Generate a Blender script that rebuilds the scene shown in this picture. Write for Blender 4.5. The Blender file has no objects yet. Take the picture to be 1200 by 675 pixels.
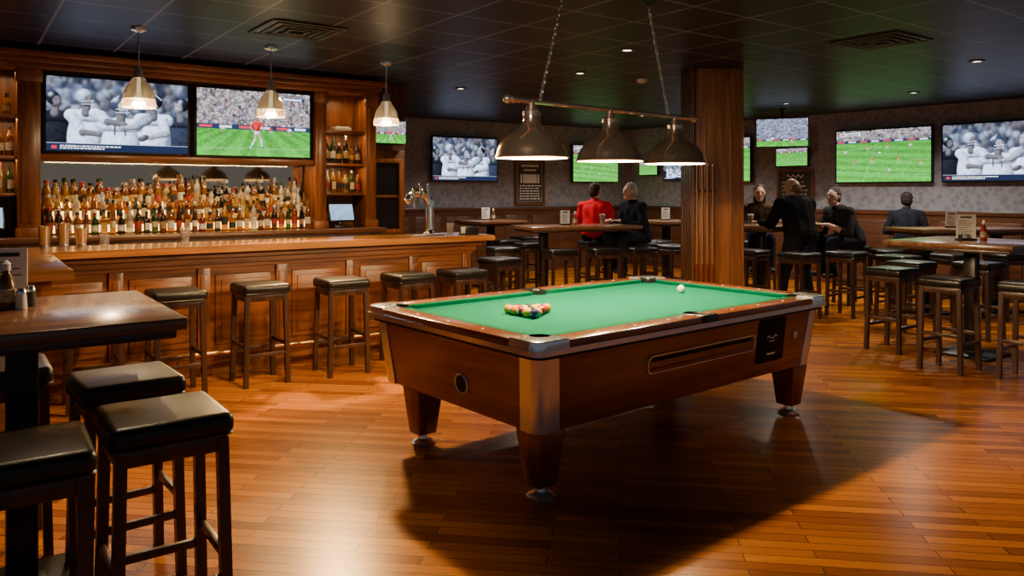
import bpy, bmesh, math, random
import numpy as np
from mathutils import Vector, Matrix, Euler
random.seed(11)
D=bpy.data; S=bpy.context.scene; COL=S.collection
rad=math.radians; I4=Matrix.Identity(4)
# ------------------------------------------------------------------ materials
def nt(name):
    m=D.materials.new(name); m.use_nodes=True; t=m.node_tree
    return m,t,t.nodes['Principled BSDF']
def cl(c,k): return tuple(min(1,x*k) for x in c[:3])+(1,)
def pm(name,col,rough=.5,metal=0,var=.12,scale=9,coat=0,es=0,trans=0,bump=0,alpha=1,spec=.5):
    m,t,b=nt(name)
    tc=t.nodes.new('ShaderNodeTexCoord'); n=t.nodes.new('ShaderNodeTexNoise')
    n.inputs['Scale'].default_value=scale; n.inputs['Detail'].default_value=3
    t.links.new(tc.outputs['Object'],n.inputs['Vector'])
    r=t.nodes.new('ShaderNodeValToRGB'); e=r.color_ramp.elements
    e[0].position=.3; e[1].position=.7; e[0].color=cl(col,1-var); e[1].color=cl(col,1+var)
    t.links.new(n.outputs['Fac'],r.inputs['Fac']); t.links.new(r.outputs['Color'],b.inputs['Base Color'])
    b.inputs['Roughness'].default_value=rough; b.inputs['Metallic'].default_value=metal
    b.inputs['Specular IOR Level'].default_value=spec
    b.inputs['Coat Weight'].default_value=coat; b.inputs['Coat Roughness'].default_value=.12
    b.inputs['Transmission Weight'].default_value=trans
    b.inputs['Alpha'].default_value=alpha
    if es:
        t.links.new(r.outputs['Color'],b.inputs['Emission Color']); b.inputs['Emission Strength'].default_value=es
    if bump:
        bn=t.nodes.new('ShaderNodeBump'); bn.inputs['Strength'].default_value=bump; bn.inputs['Distance'].default_value=.01
        n2=t.nodes.new('ShaderNodeTexNoise'); n2.inputs['Scale'].default_value=scale*12
        t.links.new(tc.outputs['Object'],n2.inputs['Vector'])
        t.links.new(n2.outputs['Fac'],bn.inputs['Height']); t.links.new(bn.outputs['Normal'],b.inputs['Normal'])
    return m
def wood(name,cd,clt,axis=0,rough=.35,sc=1.0,coat=.25,plank=0):
    # axis: the direction(s) the grain runs in; plank: width of glued boards
    m,t,b=nt(name)
    tc=t.nodes.new('ShaderNodeTexCoord'); mp=t.nodes.new('ShaderNodeMapping')
    s=[13*sc]*3
    for a in (axis if isinstance(axis,tuple) else (axis,)): s[a]=.9*sc
    mp.inputs['Scale'].default_value=s
    n=t.nodes.new('ShaderNodeTexNoise'); n.inputs['Scale'].default_value=1.6; n.inputs['Detail'].default_value=6
    n.inputs['Distortion'].default_value=.7
    r=t.nodes.new('ShaderNodeValToRGB'); e=r.color_ramp.elements
    e[0].position=.32; e[1].position=.68; e[0].color=tuple(cd)+(1,); e[1].color=tuple(clt)+(1,)
    t.links.new(tc.outputs['Object'],mp.inputs['Vector']); t.links.new(mp.outputs['Vector'],n.inputs['Vector'])
    t.links.new(n.outputs['Fac'],r.inputs['Fac']); out=r.outputs['Color']
    if plank:
        br=t.nodes.new('ShaderNodeTexBrick'); br.offset=.4; br.inputs['Scale'].default_value=1
        br.inputs['Brick Width'].default_value=3; br.inputs['Row Height'].default_value=plank; br.inputs['Mortar Size'].default_value=.0016
        br.inputs['Color1'].default_value=(1,1,1,1); br.inputs['Color2'].default_value=(.62,.58,.55,1); br.inputs['Mortar'].default_value=(.2,.16,.14,1)
        t.links.new(tc.outputs['Object'],br.inputs['Vector'])
        mx=t.nodes.new('ShaderNodeMixRGB'); mx.blend_type='MULTIPLY'; mx.inputs['Fac'].default_value=1
        t.links.new(out,mx.inputs['Color1']); t.links.new(br.outputs['Color'],mx.inputs['Color2']); out=mx.outputs['Color']
    t.links.new(out,b.inputs['Base Color'])
    b.inputs['Roughness'].default_value=rough; b.inputs['Coat Weight'].default_value=coat; b.inputs['Coat Roughness'].default_value=.18
    return m
def em(name,col,st,var=.1,scale=5):
    m=D.materials.new(name); m.use_nodes=True; t=m.node_tree; t.nodes.clear()
    o=t.nodes.new('ShaderNodeOutputMaterial'); e=t.nodes.new('ShaderNodeEmission')
    tc=t.nodes.new('ShaderNodeTexCoord'); n=t.nodes.new('ShaderNodeTexNoise'); n.inputs['Scale'].default_value=scale
    r=t.nodes.new('ShaderNodeValToRGB'); el=r.color_ramp.elements; el[0].position=.3; el[1].position=.7
    el[0].color=cl(col,1-var); el[1].color=cl(col,1+var)
    t.links.new(tc.outputs['Object'],n.inputs['Vector']); t.links.new(n.outputs['Fac'],r.inputs['Fac'])
    t.links.new(r.outputs['Color'],e.inputs['Color']); e.inputs['Strength'].default_value=st
    t.links.new(e.outputs[0],o.inputs['Surface']); return m
def em_attr(name,st):
    m=D.materials.new(name); m.use_nodes=True; t=m.node_tree; t.nodes.clear()
    o=t.nodes.new('ShaderNodeOutputMaterial'); e=t.nodes.new('ShaderNodeEmission')
    a=t.nodes.new('ShaderNodeAttribute'); a.attribute_name='picture'
    t.links.new(a.outputs['Color'],e.inputs['Color']); e.inputs['Strength'].default_value=st
    t.links.new(e.outputs[0],o.inputs['Surface']); return m
def floor_mat():
    m,t,b=nt('floor_planks'); N=t.nodes.new; L=t.links.new
    tc=N('ShaderNodeTexCoord'); mp=N('ShaderNodeMapping'); mp.inputs['Rotation'].default_value=(0,0,rad(8))
    L(tc.outputs['Object'],mp.inputs['Vector'])
    br=N('ShaderNodeTexBrick'); br.offset=.37; br.offset_frequency=2
    br.inputs['Scale'].default_value=1; br.inputs['Brick Width'].default_value=.8; br.inputs['Row Height'].default_value=.070
    br.inputs['Mortar Size'].default_value=.0019; br.inputs['Mortar Smooth'].default_value=.05; br.inputs['Bias'].default_value=0
    br.inputs['Color1'].default_value=(.57,.195,.013,1); br.inputs['Color2'].default_value=(.235,.064,.0045,1); br.inputs['Mortar'].default_value=(.04,.011,.001,1)
    L(mp.outputs['Vector'],br.inputs['Vector'])
    m2=N('ShaderNodeMapping'); m2.inputs['Rotation'].default_value=(0,0,rad(8)); m2.inputs['Scale'].default_value=(2.2,42,1)
    L(tc.outputs['Object'],m2.inputs['Vector'])
    n=N('ShaderNodeTexNoise'); n.inputs['Scale'].default_value=1.7; n.inputs['Detail'].default_value=4; L(m2.outputs['Vector'],n.inputs['Vector'])
    r=N('ShaderNodeValToRGB'); e=r.color_ramp.elements; e[0].position=.3; e[1].position=.7; e[0].color=(.70,.62,.52,1); e[1].color=(1.0,1.0,1.0,1)
    L(n.outputs['Fac'],r.inputs['Fac'])
    mx=N('ShaderNodeMixRGB'); mx.blend_type='MULTIPLY'; mx.inputs['Fac'].default_value=.9
    L(br.outputs['Color'],mx.inputs['Color1']); L(r.outputs['Color'],mx.inputs['Color2']); L(mx.outputs['Color'],b.inputs['Base Color'])
    b.inputs['Roughness'].default_value=.27; b.inputs['Specular IOR Level'].default_value=.25
    b.inputs['Specular Tint'].default_value=(1,.60,.26,1)
    bp=N('ShaderNodeBump'); bp.inputs['Strength'].default_value=.25; bp.inputs['Distance'].default_value=.002
    L(br.outputs['Fac'],bp.inputs['Height']); bp.invert=True; L(bp.outputs['Normal'],b.inputs['Normal'])
    return m
def ceil_mat():
    m,t,b=nt('ceiling_tiles'); N=t.nodes.new; L=t.links.new
    tc=N('ShaderNodeTexCoord'); mp=N('ShaderNodeMapping'); mp.inputs['Rotation'].default_value=(0,0,rad(-36))
    L(tc.outputs['Object'],mp.inputs['Vector'])
    br=N('ShaderNodeTexBrick'); br.offset=0; br.inputs['Scale'].default_value=1
    br.inputs['Brick Width'].default_value=.6; br.inputs['Row Height'].default_value=.6; br.inputs['Mortar Size'].default_value=.010
    br.inputs['Color1'].default_value=(.012,.0155,.026,1); br.inputs['Color2'].default_value=(.018,.022,.036,1); br.inputs['Mortar'].default_value=(.17,.215,.33,1)  # joint colour carries the cool sheen of light on the grid bars
    L(mp.outputs['Vector'],br.inputs['Vector']); L(br.outputs['Color'],b.inputs['Base Color'])
    n=N('ShaderNodeTexNoise'); n.inputs['Scale'].default_value=90; L(tc.outputs['Object'],n.inputs['Vector'])
    bp=N('ShaderNodeBump'); bp.inputs['Strength'].default_value=.3; bp.inputs['Distance'].default_value=.003
    L(n.outputs['Fac'],bp.inputs['Height']); L(bp.outputs['Normal'],b.inputs['Normal'])
    b.inputs['Roughness'].default_value=.42; b.inputs['Specular IOR Level'].default_value=.22; b.inputs['Specular Tint'].default_value=(.70,.78,1,1); return m
def wall_mat():
    m,t,b=nt('damask_wallpaper'); N=t.nodes.new; L=t.links.new
    tc=N('ShaderNodeTexCoord'); v=N('ShaderNodeTexVoronoi'); v.inputs['Scale'].default_value=12
    n=N('ShaderNodeTexNoise'); n.inputs['Scale'].default_value=22; n.inputs['Detail'].default_value=4; n.inputs['Distortion'].default_value=1.5
    L(tc.outputs['Object'],v.inputs['Vector']); L(tc.outputs['Object'],n.inputs['Vector'])
    ma=N('ShaderNodeMath'); ma.operation='MULTIPLY'; L(v.outputs['Distance'],ma.inputs[0]); L(n.outputs['Fac'],ma.inputs[1])
    r=N('ShaderNodeValToRGB'); e=r.color_ramp.elements; e[0].position=.10; e[1].position=.34
    e[0].color=(.195,.200,.235,1); e[1].color=(.30,.305,.355,1)
    L(ma.outputs[0],r.inputs['Fac']); L(r.outputs['Color'],b.inputs['Base Color']); b.inputs['Roughness'].default_value=.6
    return m
M=dict(
 floor=floor_mat(), ceil=ceil_mat(), wall=wall_mat(),
 barwood=wood('bar_mahogany',(.10,.027,.004),(.29,.093,.015),(0,1),.38,1,.15), barwoodz=wood('bar_mahogany_upright',(.10,.027,.004),(.28,.088,.014),2,.38,1,.15),
 bartop=wood('bar_top_wood',(.26,.088,.013),(.54,.21,.04),0,.23,.8,.4),
 dkwood=wood('dark_panel_wood',(.045,.016,.007),(.10,.036,.014),2,.4), dkwoodx=wood('dark_trim_wood',(.055,.02,.009),(.135,.048,.019),0,.35),
 colwood=wood('column_oak',(.15,.054,.018),(.33,.13,.046),2,.35), tabletop=wood('table_top_wood',(.15,.065,.029),(.34,.16,.075),0,.24,.7,.4,plank=.12),
 poolwood=wood('pool_table_cherry',(.125,.024,.006),(.285,.066,.017),(0,1),.22,.6,.4), poolwoodz=wood('pool_leg_cherry',(.11,.022,.006),(.25,.058,.015),2,.28,.8,.4),
 poolrail=wood('pool_rail_wood',(.15,.042,.012),(.30,.10,.03),(0,1),.22,.8,.5),
 legwood=wood('stool_leg_wood',(.024,.010,.006),(.065,.027,.013),2,.35), leather=pm('black_leather',(.007,.006,.0055),.34,0,.25,20,.08,bump=.15,spec=.4),
 black=pm('black_plastic',(.010,.010,.011),.3), blackm=pm('black_metal',(.014,.013,.013),.35,.6), chrome=pm('chrome',(.85,.85,.85),.15,1,.05), alu=pm('polished_aluminium',(.86,.92,1.0),.16,.75,.04,40,.5),
 silver=pm('brushed_silver',(.68,.80,.95),.2,.6,.03,50,.8), panelblack=pm('matt_black_panel',(.006,.006,.006),.6,spec=.2),
 brass=pm('brass',(.75,.47,.2),.25,1,.06), bronze=pm('polished_copper_bronze',(.74,.51,.36),.16,.93,.05,20,1.0), enamel=pm('warm_white_enamel',(.95,.86,.70),.5,0,.03),
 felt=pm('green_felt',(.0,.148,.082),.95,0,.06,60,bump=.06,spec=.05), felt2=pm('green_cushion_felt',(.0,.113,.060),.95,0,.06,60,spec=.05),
 white=pm('white_card',(.75,.73,.7),.6,0,.05), ink=pm('dark_ink',(.03,.03,.03),.7), chalk=pm('chalk_marks',(.9,.86,.76),.8), board=pm('slate_board',(.045,.043,.042),.6),
 mirror=pm('back_bar_mirror',(.80,.66,.46),.04,1,.03), glass=pm('clear_glass',(.9,.9,.9),.04,0,.02,trans=.9), steel=pm('steel',(.7,.7,.7),.25,1,.06),
 pendglass=pm('ribbed_pendant_glass',(.66,.56,.44),.12,0,.05,trans=.5,alpha=.6), pendmetal=pm('pendant_smoked_glass',(.50,.45,.39),.15,.25,.06,coat=.6,alpha=.84), dial=pm('detector_white',(.6,.58,.55),.5),
 bulb=em('warm_bulb',(1,.72,.38),28,.02), downlens=em('downlight_lens',(1,.8,.55),9,.02), led=em('pos_screen_blue',(.35,.55,.8),1.4,.25,12), strip=em('warm_light_strip',(1,.56,.15),5.2,.05), strip2=em('warm_mirror_strip',(1,.56,.15),6,.05),
 standby=em('standby_red',(.7,.05,.04),1.5,.05), picture=em_attr('screen_picture',2.6),
 vent=pm('vent_grey',(.055,.06,.07),.5), beer=pm('amber_beer',(.55,.25,.04),.1,0,.05,trans=.5), foam=pm('beer_foam',(.85,.8,.7),.8),
 door=wood('door_wood',(.055,.02,.009),(.14,.05,.02),2,.35), dglass=pm('dark_door_opening',(.012,.010,.009),.35,0,.1,spec=.2),
 ketchup=pm('red_sauce',(.32,.02,.012),.3), mustard=pm('brown_sauce',(.12,.04,.015),.25), paper=pm('paper_napkin',(.7,.68,.64),.8),
 cuewood=wood('cue_stained_wood',(.22,.10,.038),(.36,.175,.07),2,.3),
)
M['bronze'].node_tree.nodes['Principled BSDF'].inputs['Coat Roughness'].default_value=.05
# ------------------------------------------------------------------ mesh builder
class MB:
    def __init__(s): s.bm=bmesh.new()
    def add(s,t,T=None,mi=0,recalc=True):
        if recalc: bmesh.ops.recalc_face_normals(t,faces=t.faces[:])
        if T is not None: bmesh.ops.transform(t,matrix=T,verts=t.verts[:])
        for f in t.faces: f.material_index=mi
        me=D.meshes.new('t'); t.to_mesh(me); t.free(); s.bm.from_mesh(me); D.meshes.remove(me); return s
    def box(s,c,d,bev=0,mi=0,rot=None,T=None,taper=None,seg=2):
        t=bmesh.new(); bmesh.ops.create_cube(t,size=1)
        for v in t.verts:
            k=taper if (taper and v.co.z<0) else (1,1)
            v.co=Vector((v.co.x*d[0]*k[0],v.co.y*d[1]*k[1],v.co.z*d[2]))
        if bev: bmesh.ops.bevel(t,geom=t.edges[:],offset=bev,segments=seg,affect='EDGES',profile=.5)
        X=Matrix.Translation(c)@(Euler(rot).to_matrix().to_4x4() if rot else I4)
        return s.add(t,(T@X if T is not None else X),mi)
    def bx(s,x0,x1,y0,y1,z0,z1,bev=0,mi=0,T=None): return s.box(((x0+x1)/2,(y0+y1)/2,(z0+z1)/2),(x1-x0,y1-y0,z1-z0),bev,mi,T=T)
    def cone(s,p0,p1,r0,r1=None,seg=14,mi=0,T=None):
        p0=Vector(p0); p1=Vector(p1); r1=r0 if r1 is None else r1
        t=bmesh.new(); bmesh.ops.create_cone(t,cap_ends=True,segments=seg,radius1=r0,radius2=r1,depth=(p1-p0).length)
        X=Matrix.Translation((p0+p1)/2)@(p1-p0).to_track_quat('Z','Y').to_matrix().to_4x4()
        return s.add(t,(T@X if T is not None else X),mi)
    def lathe(s,prof,seg=28,mi=0,T=None,closed=False,rib=0):
        t=bmesh.new(); rings=[]
        for r,z in prof:
            if r<1e-6: rings.append([t.verts.new((0,0,z))])
            else: rings.append([t.verts.new(((r+rib*(k%2))*math.cos(2*math.pi*k/seg),(r+rib*(k%2))*math.sin(2*math.pi*k/seg),z)) for k in range(seg)])
        pr=list(zip(rings[:-1],rings[1:]))
        if closed: pr.append((rings[-1],rings[0]))
        for a,b in pr:
            for k in range(seg):
                k2=(k+1)%seg
                if len(a)==1 and len(b)==1: continue
                if len(a)==1: t.faces.new((a[0],b[k],b[k2]))
                elif len(b)==1: t.faces.new((a[k],a[k2],b[0]))
                else: t.faces.new((a[k],a[k2],b[k2],b[k]))
        return s.add(t,T,mi)
    def prism(s,pts,z0,z1,mi=0,T=None,pts1=None,bev=0):
        t=bmesh.new(); pts1=pts1 or pts
        a=[t.verts.new((p[0],p[1],z0)) for p in pts]; b=[t.verts.new((p[0],p[1],z1)) for p in pts1]
        n=len(a); t.faces.new(a[::-1]); top=t.faces.new(b)
        for k in range(n): t.faces.new((a[k],a[(k+1)%n],b[(k+1)%n],b[k]))
        if bev: bmesh.ops.bevel(t,geom=top.edges[:],offset=bev,segments=2,affect='EDGES',profile=.5)
        return s.add(t,T,mi)
    def ball(s,c,r,sc=(1,1,1),mi=0,u=18,v=12,T=None):
        t=bmesh.new(); bmesh.ops.create_uvsphere(t,u_segments=u,v_segments=v,radius=r)
        X=Matrix.Translation(c)@Matrix.Diagonal((*sc,1)); return s.add(t,(T@X if T is not None else X),mi)
    def tube(s,pts,r,seg=8,mi=0,closed=False,T=None):
        t=bmesh.new(); P=[Vector(p) for p in pts]; n=len(P); rings=[]
        for i in range(n):
            d=(P[(i+1)%n]-P[i-1]) if closed else (P[min(i+1,n-1)]-P[max(i-1,0)])
            q=d.to_track_quat('Z','Y')
            rings.append([t.verts.new(P[i]+q@Vector((r*math.cos(2*math.pi*k/seg),r*math.sin(2*math.pi*k/seg),0))) for k in range(seg)])
        for i in range(n if closed else n-1):
            a=rings[i]; b=rings[(i+1)%n]
            for k in range(seg): t.faces.new((a[k],a[(k+1)%seg],b[(k+1)%seg],b[k]))
        if not closed: t.faces.new(rings[0]); t.faces.new(rings[-1])
        return s.add(t,T,mi)
def obj(name,mb,mats,parent=None,sharp=38,label=None,loc=None,rz=None):
    me=D.meshes.new(name)
    for f in mb.bm.faces: f.smooth=True
    mb.bm.to_mesh(me); mb.bm.free()
    for m in (mats if isinstance(mats,(list,tuple)) else [mats]): me.materials.append(m)
    me.set_sharp_from_angle(angle=rad(sharp))
    o=D.objects.new(name,me); COL.objects.link(o)
    if parent: o.parent=parent
    if label: o['label']=label
    if loc: o.location=loc
    if rz is not None: o.rotation_euler=(0,0,rz)
    return o
def tag(o,label,cat,group=None):
    o['label']=label; o['category']=cat
    if group: o['group']=group
    return o
def thing(name,label,cat,loc=(0,0,0),rz=0,group=None):
    o=D.objects.new(name,None); COL.objects.link(o); o.location=loc; o.rotation_euler=(0,0,rz); o.empty_display_size=.1
    return tag(o,label,cat,group)
def struct(name,mb,mats,loc=None,rz=None,parent=None):
    o=obj(name,mb,mats,parent,loc=loc,rz=rz); o['kind']='structure'; return o
def dup(root,loc,rz,label=None,group=None):
    def cp(o,par):
        c=o.copy(); COL.objects.link(c); c.parent=par
        for ch in list(o.children): cp(ch,c)
        return c
    r=cp(root,None); r.location=loc; r.rotation_euler=(0,0,rz)
    if label: r['label']=label
    if group: r['group']=group
    return r
def light(name,kind,loc,energy,col,**k):
    l=D.lights.new(name,kind); l.energy=energy; l.color=col
    o=D.objects.new(name,l); COL.objects.link(o); o.location=loc
    for a,b in k.items():
        if a=='target': o.rotation_euler=(Vector(b)-Vector(loc)).to_track_quat('-Z','Y').to_euler()
        elif a=='rot': o.rotation_euler=b
        else: setattr(l,a,b)
    return o
A36=rad(36)
# bar frame: t along bar, d away from the customers
O=Vector((-3.53,5.3)); U=Vector((math.cos(A36),math.sin(A36))); Nn=Vector((-math.sin(A36),math.cos(A36)))
def bp(t,d,z=0):
    p=O+t*U+d*Nn; return (p.x,p.y,z)
# back wall / right wall
B0=Vector((-1.92,13.3)); BD=Vector((.839,.545)); BN=Vector((.545,-.839)); BANG=math.atan2(.545,.839)
def bw(t,off=0,z=0): p=B0+t*BD+off*BN; return (p.x,p.y,z)
R0=Vector((7.1,10.6)); RD=Vector((-.643,.766)); RN=Vector((-.766,-.643)); RANG=math.atan2(-.766,.643)
def rw(s,off=0,z=0): p=R0+s*RD+off*RN; return (p.x,p.y,z)
CH=2.8
# ------------------------------------------------------------------ the setting
m=MB(); m.bx(-8,11,-2.5,17.5,-.1,0); struct('floor',m,M['floor'])
m=MB(); m.bx(-8,11,-2.5,17.5,CH,CH+.1); struct('ceiling',m,M['ceil'])
m=MB(); m.bx(-2.2,4.23,2.06,2.2,0,CH); struct('wall_bar',m,M['dkwood'],loc=(O.x,O.y,0),rz=A36)
m=MB(); m.bx(4.11,4.23,2.2,5.45,0,CH); struct('wall_passage',m,M['wall'],loc=(O.x,O.y,0),rz=A36)
m=MB(); m.bx(-2.34,-2.2,-2.0,2.2,0,CH); struct('wall_left',m,M['dkwood'],loc=(O.x,O.y,0),rz=A36)
def wainscot(name,L,loc,rz):
    m=MB(); m.bx(0,L,-.03,0,0,1.16); n=max(1,int(L/.6))
    for i in range(n):
        x0=i*L/n+.06; x1=(i+1)*L/n-.06
        m.bx(x0,x1,-.045,-.028,.2,1.06,.008)
    m.bx(0,L,-.05,0,0,.14,.006); m.bx(0,L,-.055,0,1.15,1.22,.012)
    struct(name,m,M['dkwoodx'],loc=loc,rz=rz)
m=MB(); m.bx(-1.7,5.25,0,.15,0,CH); struct('wall_back',m,M['wall'],loc=bw(0),rz=BANG)
wainscot('trim_1',6.85,bw(-1.68,.002),BANG)
m=MB(); m.bx(-7.25,3.2,0,.15,0,CH); struct('wall_right',m,M['wall'],loc=rw(0),rz=RANG)
wainscot('trim_2',10.2,rw(7.18,.002),RANG)
# door beside the back bar
dr=D.objects.new('door_1',None); COL.objects.link(dr); dr.location=bp(3.97,2.06); dr.rotation_euler=(0,0,A36); dr['kind']='structure'
m=MB(); m.bx(-.24,.24,-.04,0,0,2.0,.006); m.bx(-.19,.19,-.05,-.038,.12,.85,.01); o=obj('door_panel',m,M['door'],dr)
m=MB(); m.bx(-.17,.17,-.046,-.039,1.05,1.85); obj('door_pane',m,M['dglass'],dr)
m=MB()
for a in ((-.21,-.155,1.0,1.90),(.155,.21,1.0,1.90)): m.bx(a[0],a[1],-.06,-.039,a[2],a[3],.004)
m.bx(-.16,.16,-.06,-.039,1.0,1.05,.004); m.bx(-.16,.16,-.06,-.039,1.85,1.90,.004); m.bx(-.16,.16,-.052,-.039,1.43,1.46,.004)
obj('door_frame',m,M['barwoodz'],dr)
m=MB(); m.cone((.2,-.04,.94),(.2,-.1,.94),.012); m.ball((.2,-.11,.94),.022); obj('door_handle',m,M['brass'],dr)
# ------------------------------------------------------------------ the bar
br=thing('bar_counter','long L-shaped mahogany bar with panelled front, glossy top and brass foot rail','bar counter',(O.x,O.y,0),A36)
outl=[(.28,-1.5),(.28,0),(4.15,0),(4.15,.65),(-1.2,.65),(-1.2,-1.5)]
m=MB(); m.prism(outl,1.015,1.07,bev=.014); obj('countertop',m,M['bartop'],br)
inn=[(.08,-1.3),(.08,.2),(3.97,.2),(3.97,.58),(-1.1,.58),(-1.1,-1.3)]
m=MB(); m.prism(inn,.0,1.015); obj('bar_body',m,M['barwood'],br)
m=MB()
for (e,z0,z1) in ((.10,.965,1.016),(.055,.915,.966),(.025,.88,.916)):
    m.prism([(.08+e,-1.3-e),(.08+e,.2-e),(3.97+e,.2-e),(3.97+e,.58),(-1.1-.0,.58),(-1.1,-1.3-e)],z0,z1)
obj('moulding',m,M['barwood'],br)
m=MB(); m.prism([(.105,-1.33),(.105,.17),(4.0,.17),(4.0,.58),(-1.1,.58),(-1.1,-1.33)],0,.15,bev=.01); obj('kick_board',m,M['barwood'],br)
n=6; w=(3.97-.1)/n
for i in range(n):
    x0=.1+i*w; x1=x0+w
    m=MB(); m.bx(x0+.09,x1-.09,.183,.2,.24,.82,.010); fp=obj('front_panel',m,M['barwood'],br)
    m=MB(); m.bx(x0+.135,x1-.135,.174,.19,.285,.775,.008); obj('raised_field',m,M['barwood'],fp)
for i in range(n+1):
    x=.1+i*w; x=min(max(x,.13),3.93)
    m=MB(); m.bx(x-.05,x+.05,.176,.2,.15,.88,.006); m.bx(x-.03,x+.03,.167,.18,.22,.82,.006); obj('pilaster',m,M['barwoodz'],br)
m=MB(); m.bx(3.97,3.99,.26,.52,.24,.82,.01); obj('front_panel',m,M['barwood'],br)
m=MB(); m.bx(-.95,-.1,-1.325,-1.3,.24,.82,.012); m.bx(-.88,-.17,-1.34,-1.32,.3,.76,.012); obj('front_panel',m,M['barwood'],br)
m=MB(); m.tube([(.36,.06,.2),(4.05,.06,.2)],.022,12); obj('foot_rail',m,M['brass'],br)
for i in range(6):
    x=.5+i*.68
    m=MB(); m.tube([(x,.06,.2),(x,.12,.14),(x,.175,.12)],.012,8); m.cone((x,.165,.12),(x,.172,.12),.03); obj('rail_bracket',m,M['brass'],br)
# ------------------------------------------------------------------ the back bar
bb=thing('back_bar','tall mahogany back bar with pilasters, mirror, stepped bottle tiers and open end shelves','back bar',(O.x,O.y,0),A36)
m=MB(); m.bx(-1.2,3.66,1.5,2.05,0,1.05); obj('base_cabinet',m,M['dkwood'],bb)
for i in range(8):
    x0=-1.15+i*.6; m=MB(); m.bx(x0,x0+.56,1.475,1.5,.12,.98,.008); d=obj('cabinet_door',m,M['barwoodz'],bb)
    m=MB(); m.ball((x0+.5,1.465,.6),.014); obj('knob',m,M['brass'],d)
m=MB(); m.bx(-1.2,3.68,1.45,2.05,1.05,1.1,.01); obj('counter',m,M['dkwoodx'],bb)
for (d0,z0,z1) in ((1.80,1.1,1.22),(1.90,1.22,1.35)):
    m=MB(); m.bx(.4,2.9,d0,2.04,z0,z1,.004); ti=obj('bottle_tier',m,M['barwood'],bb)
    m=MB(); m.bx(.42,2.88,d0-.006,d0,z0+.02,z1-.03,.001); obj('light_strip',m,M['strip'],ti)
m=MB(); m.bx(.42,2.88,2.018,2.03,1.352,1.40,.001); obj('light_strip',m,M['strip2'],bb)
m=MB(); m.bx(.38,2.92,2.03,2.05,1.35,1.8); obj('mirror',m,M['mirror'],bb)
m=MB(); m.bx(.37,2.93,1.72,2.05,1.8,1.85,.006); obj('valance',m,M['barwood'],bb)
m=MB(); m.bx(.37,2.93,1.80,2.05,1.85,2.6); obj('television_panel',m,M['dkwood'],bb)
for (a,b) in ((.19,.37),(2.93,3.06),(3.53,3.66),(-.95,-.82)):
    m=MB(); m.bx(a,b,1.68,2.05,1.1,2.6,.006)
    m.bx(a+.03,b-.03,1.67,1.69,1.22,2.45,.006); m.bx(a-.015,b+.015,1.65,1.72,1.1,1.18,.008); m.bx(a-.015,b+.015,1.65,1.72,2.48,2.6,.008)
    obj('pilaster',m,M['barwoodz'],bb)
m=MB(); m.bx(-1.2,3.68,1.66,2.05,2.6,2.65,.008); m.bx(-1.2,3.71,1.62,2.05,2.65,2.7,.012); m.bx(-1.2,3.74,1.58,2.05,2.7,2.755,.01); obj('cornice',m,M['barwood'],bb)
for (a,b) in ((3.06,3.53),(-.82,.19)):
    m=MB(); m.bx(a,b,2.02,2.05,1.1,2.6); obj('shelf_back',m,M['barwoodz'],bb)
    for z in (1.49,1.82,2.19):
        m=MB(); m.bx(a,b,1.72,2.03,z-.028,z,.004); obj('shelf',m,M['barwood'],bb)
m=MB(); m.bx(3.66,3.675,1.72,2.05,0,2.6); obj('end_panel',m,M['dkwood'],bb)
light('led_strip_back_bar','AREA',bp(1.65,1.73,1.79),17,(1,.66,.30),shape='RECTANGLE',size=2.4,size_y=.03,rot=(0,0,A36))
for t0 in (3.29,.05):
    for z in (1.785,2.15,2.56): light('led_strip_shelf','AREA',bp(t0,1.76,z),2.4,(1,.64,.28),shape='RECTANGLE',size=.36,size_y=.02,rot=(0,0,A36))
# ------------------------------------------------------------------ bottles
GC={'amber':(.24,.068,.006),'golden':(.40,.18,.02),'clear':(.50,.46,.38),'green':(.022,.07,.016),'brown':(.06,.018,.005),'red':(.14,.012,.008),'pale yellow':(.44,.32,.10),'dark':(.012,.009,.008),'honey':(.32,.12,.012)}
GM={k:pm(k.replace(' ','_')+'_bottle_glass',v,.05,0,.10,9,.4,trans=.62) for k,v in GC.items()}
LC={'cream':(.46,.38,.23),'white':(.56,.53,.46),'black':(.015,.015,.015),'tan':(.28,.18,.08),'gold':(.40,.24,.05),'red':(.28,.02,.014)}
LM={k:pm(k+'_bottle_label',v,.6,0,.55,70) for k,v in LC.items()}
CM={'black':M['black'],'gold':M['brass'],'silver':M['alu'],'red':LM['red']}
SH={'round':([(0,0),(.031,0),(.034,.008),(.034,.155),(.028,.182),(.013,.205),(.0115,.255),(0,.255)],.034,(.05,.12),.0135,(.235,.265)),
 'tall':([(0,0),(.030,0),(.0325,.008),(.0325,.18),(.025,.208),(.0125,.232),(.0115,.295),(0,.295)],.0325,(.06,.135),.0135,(.265,.305)),
 'squat':([(0,0),(.033,0),(.036,.01),(.035,.10),(.028,.135),(.015,.153),(.014,.19),(0,.19)],.036,(.03,.085),.017,(.172,.205)),
 'slim':([(0,0),(.024,0),(.027,.008),(.027,.165),(.02,.215),(.011,.24),(.0105,.30),(0,.30)],.027,(.06,.12),.0125,(.275,.312)),
 'bell':([(0,0),(.026,0),(.029,.01),(.036,.145),(.031,.175),(.015,.197),(.0135,.238),(0,.238)],.036,(.06,.115),.016,(.222,.252))}
cache={}
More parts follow.
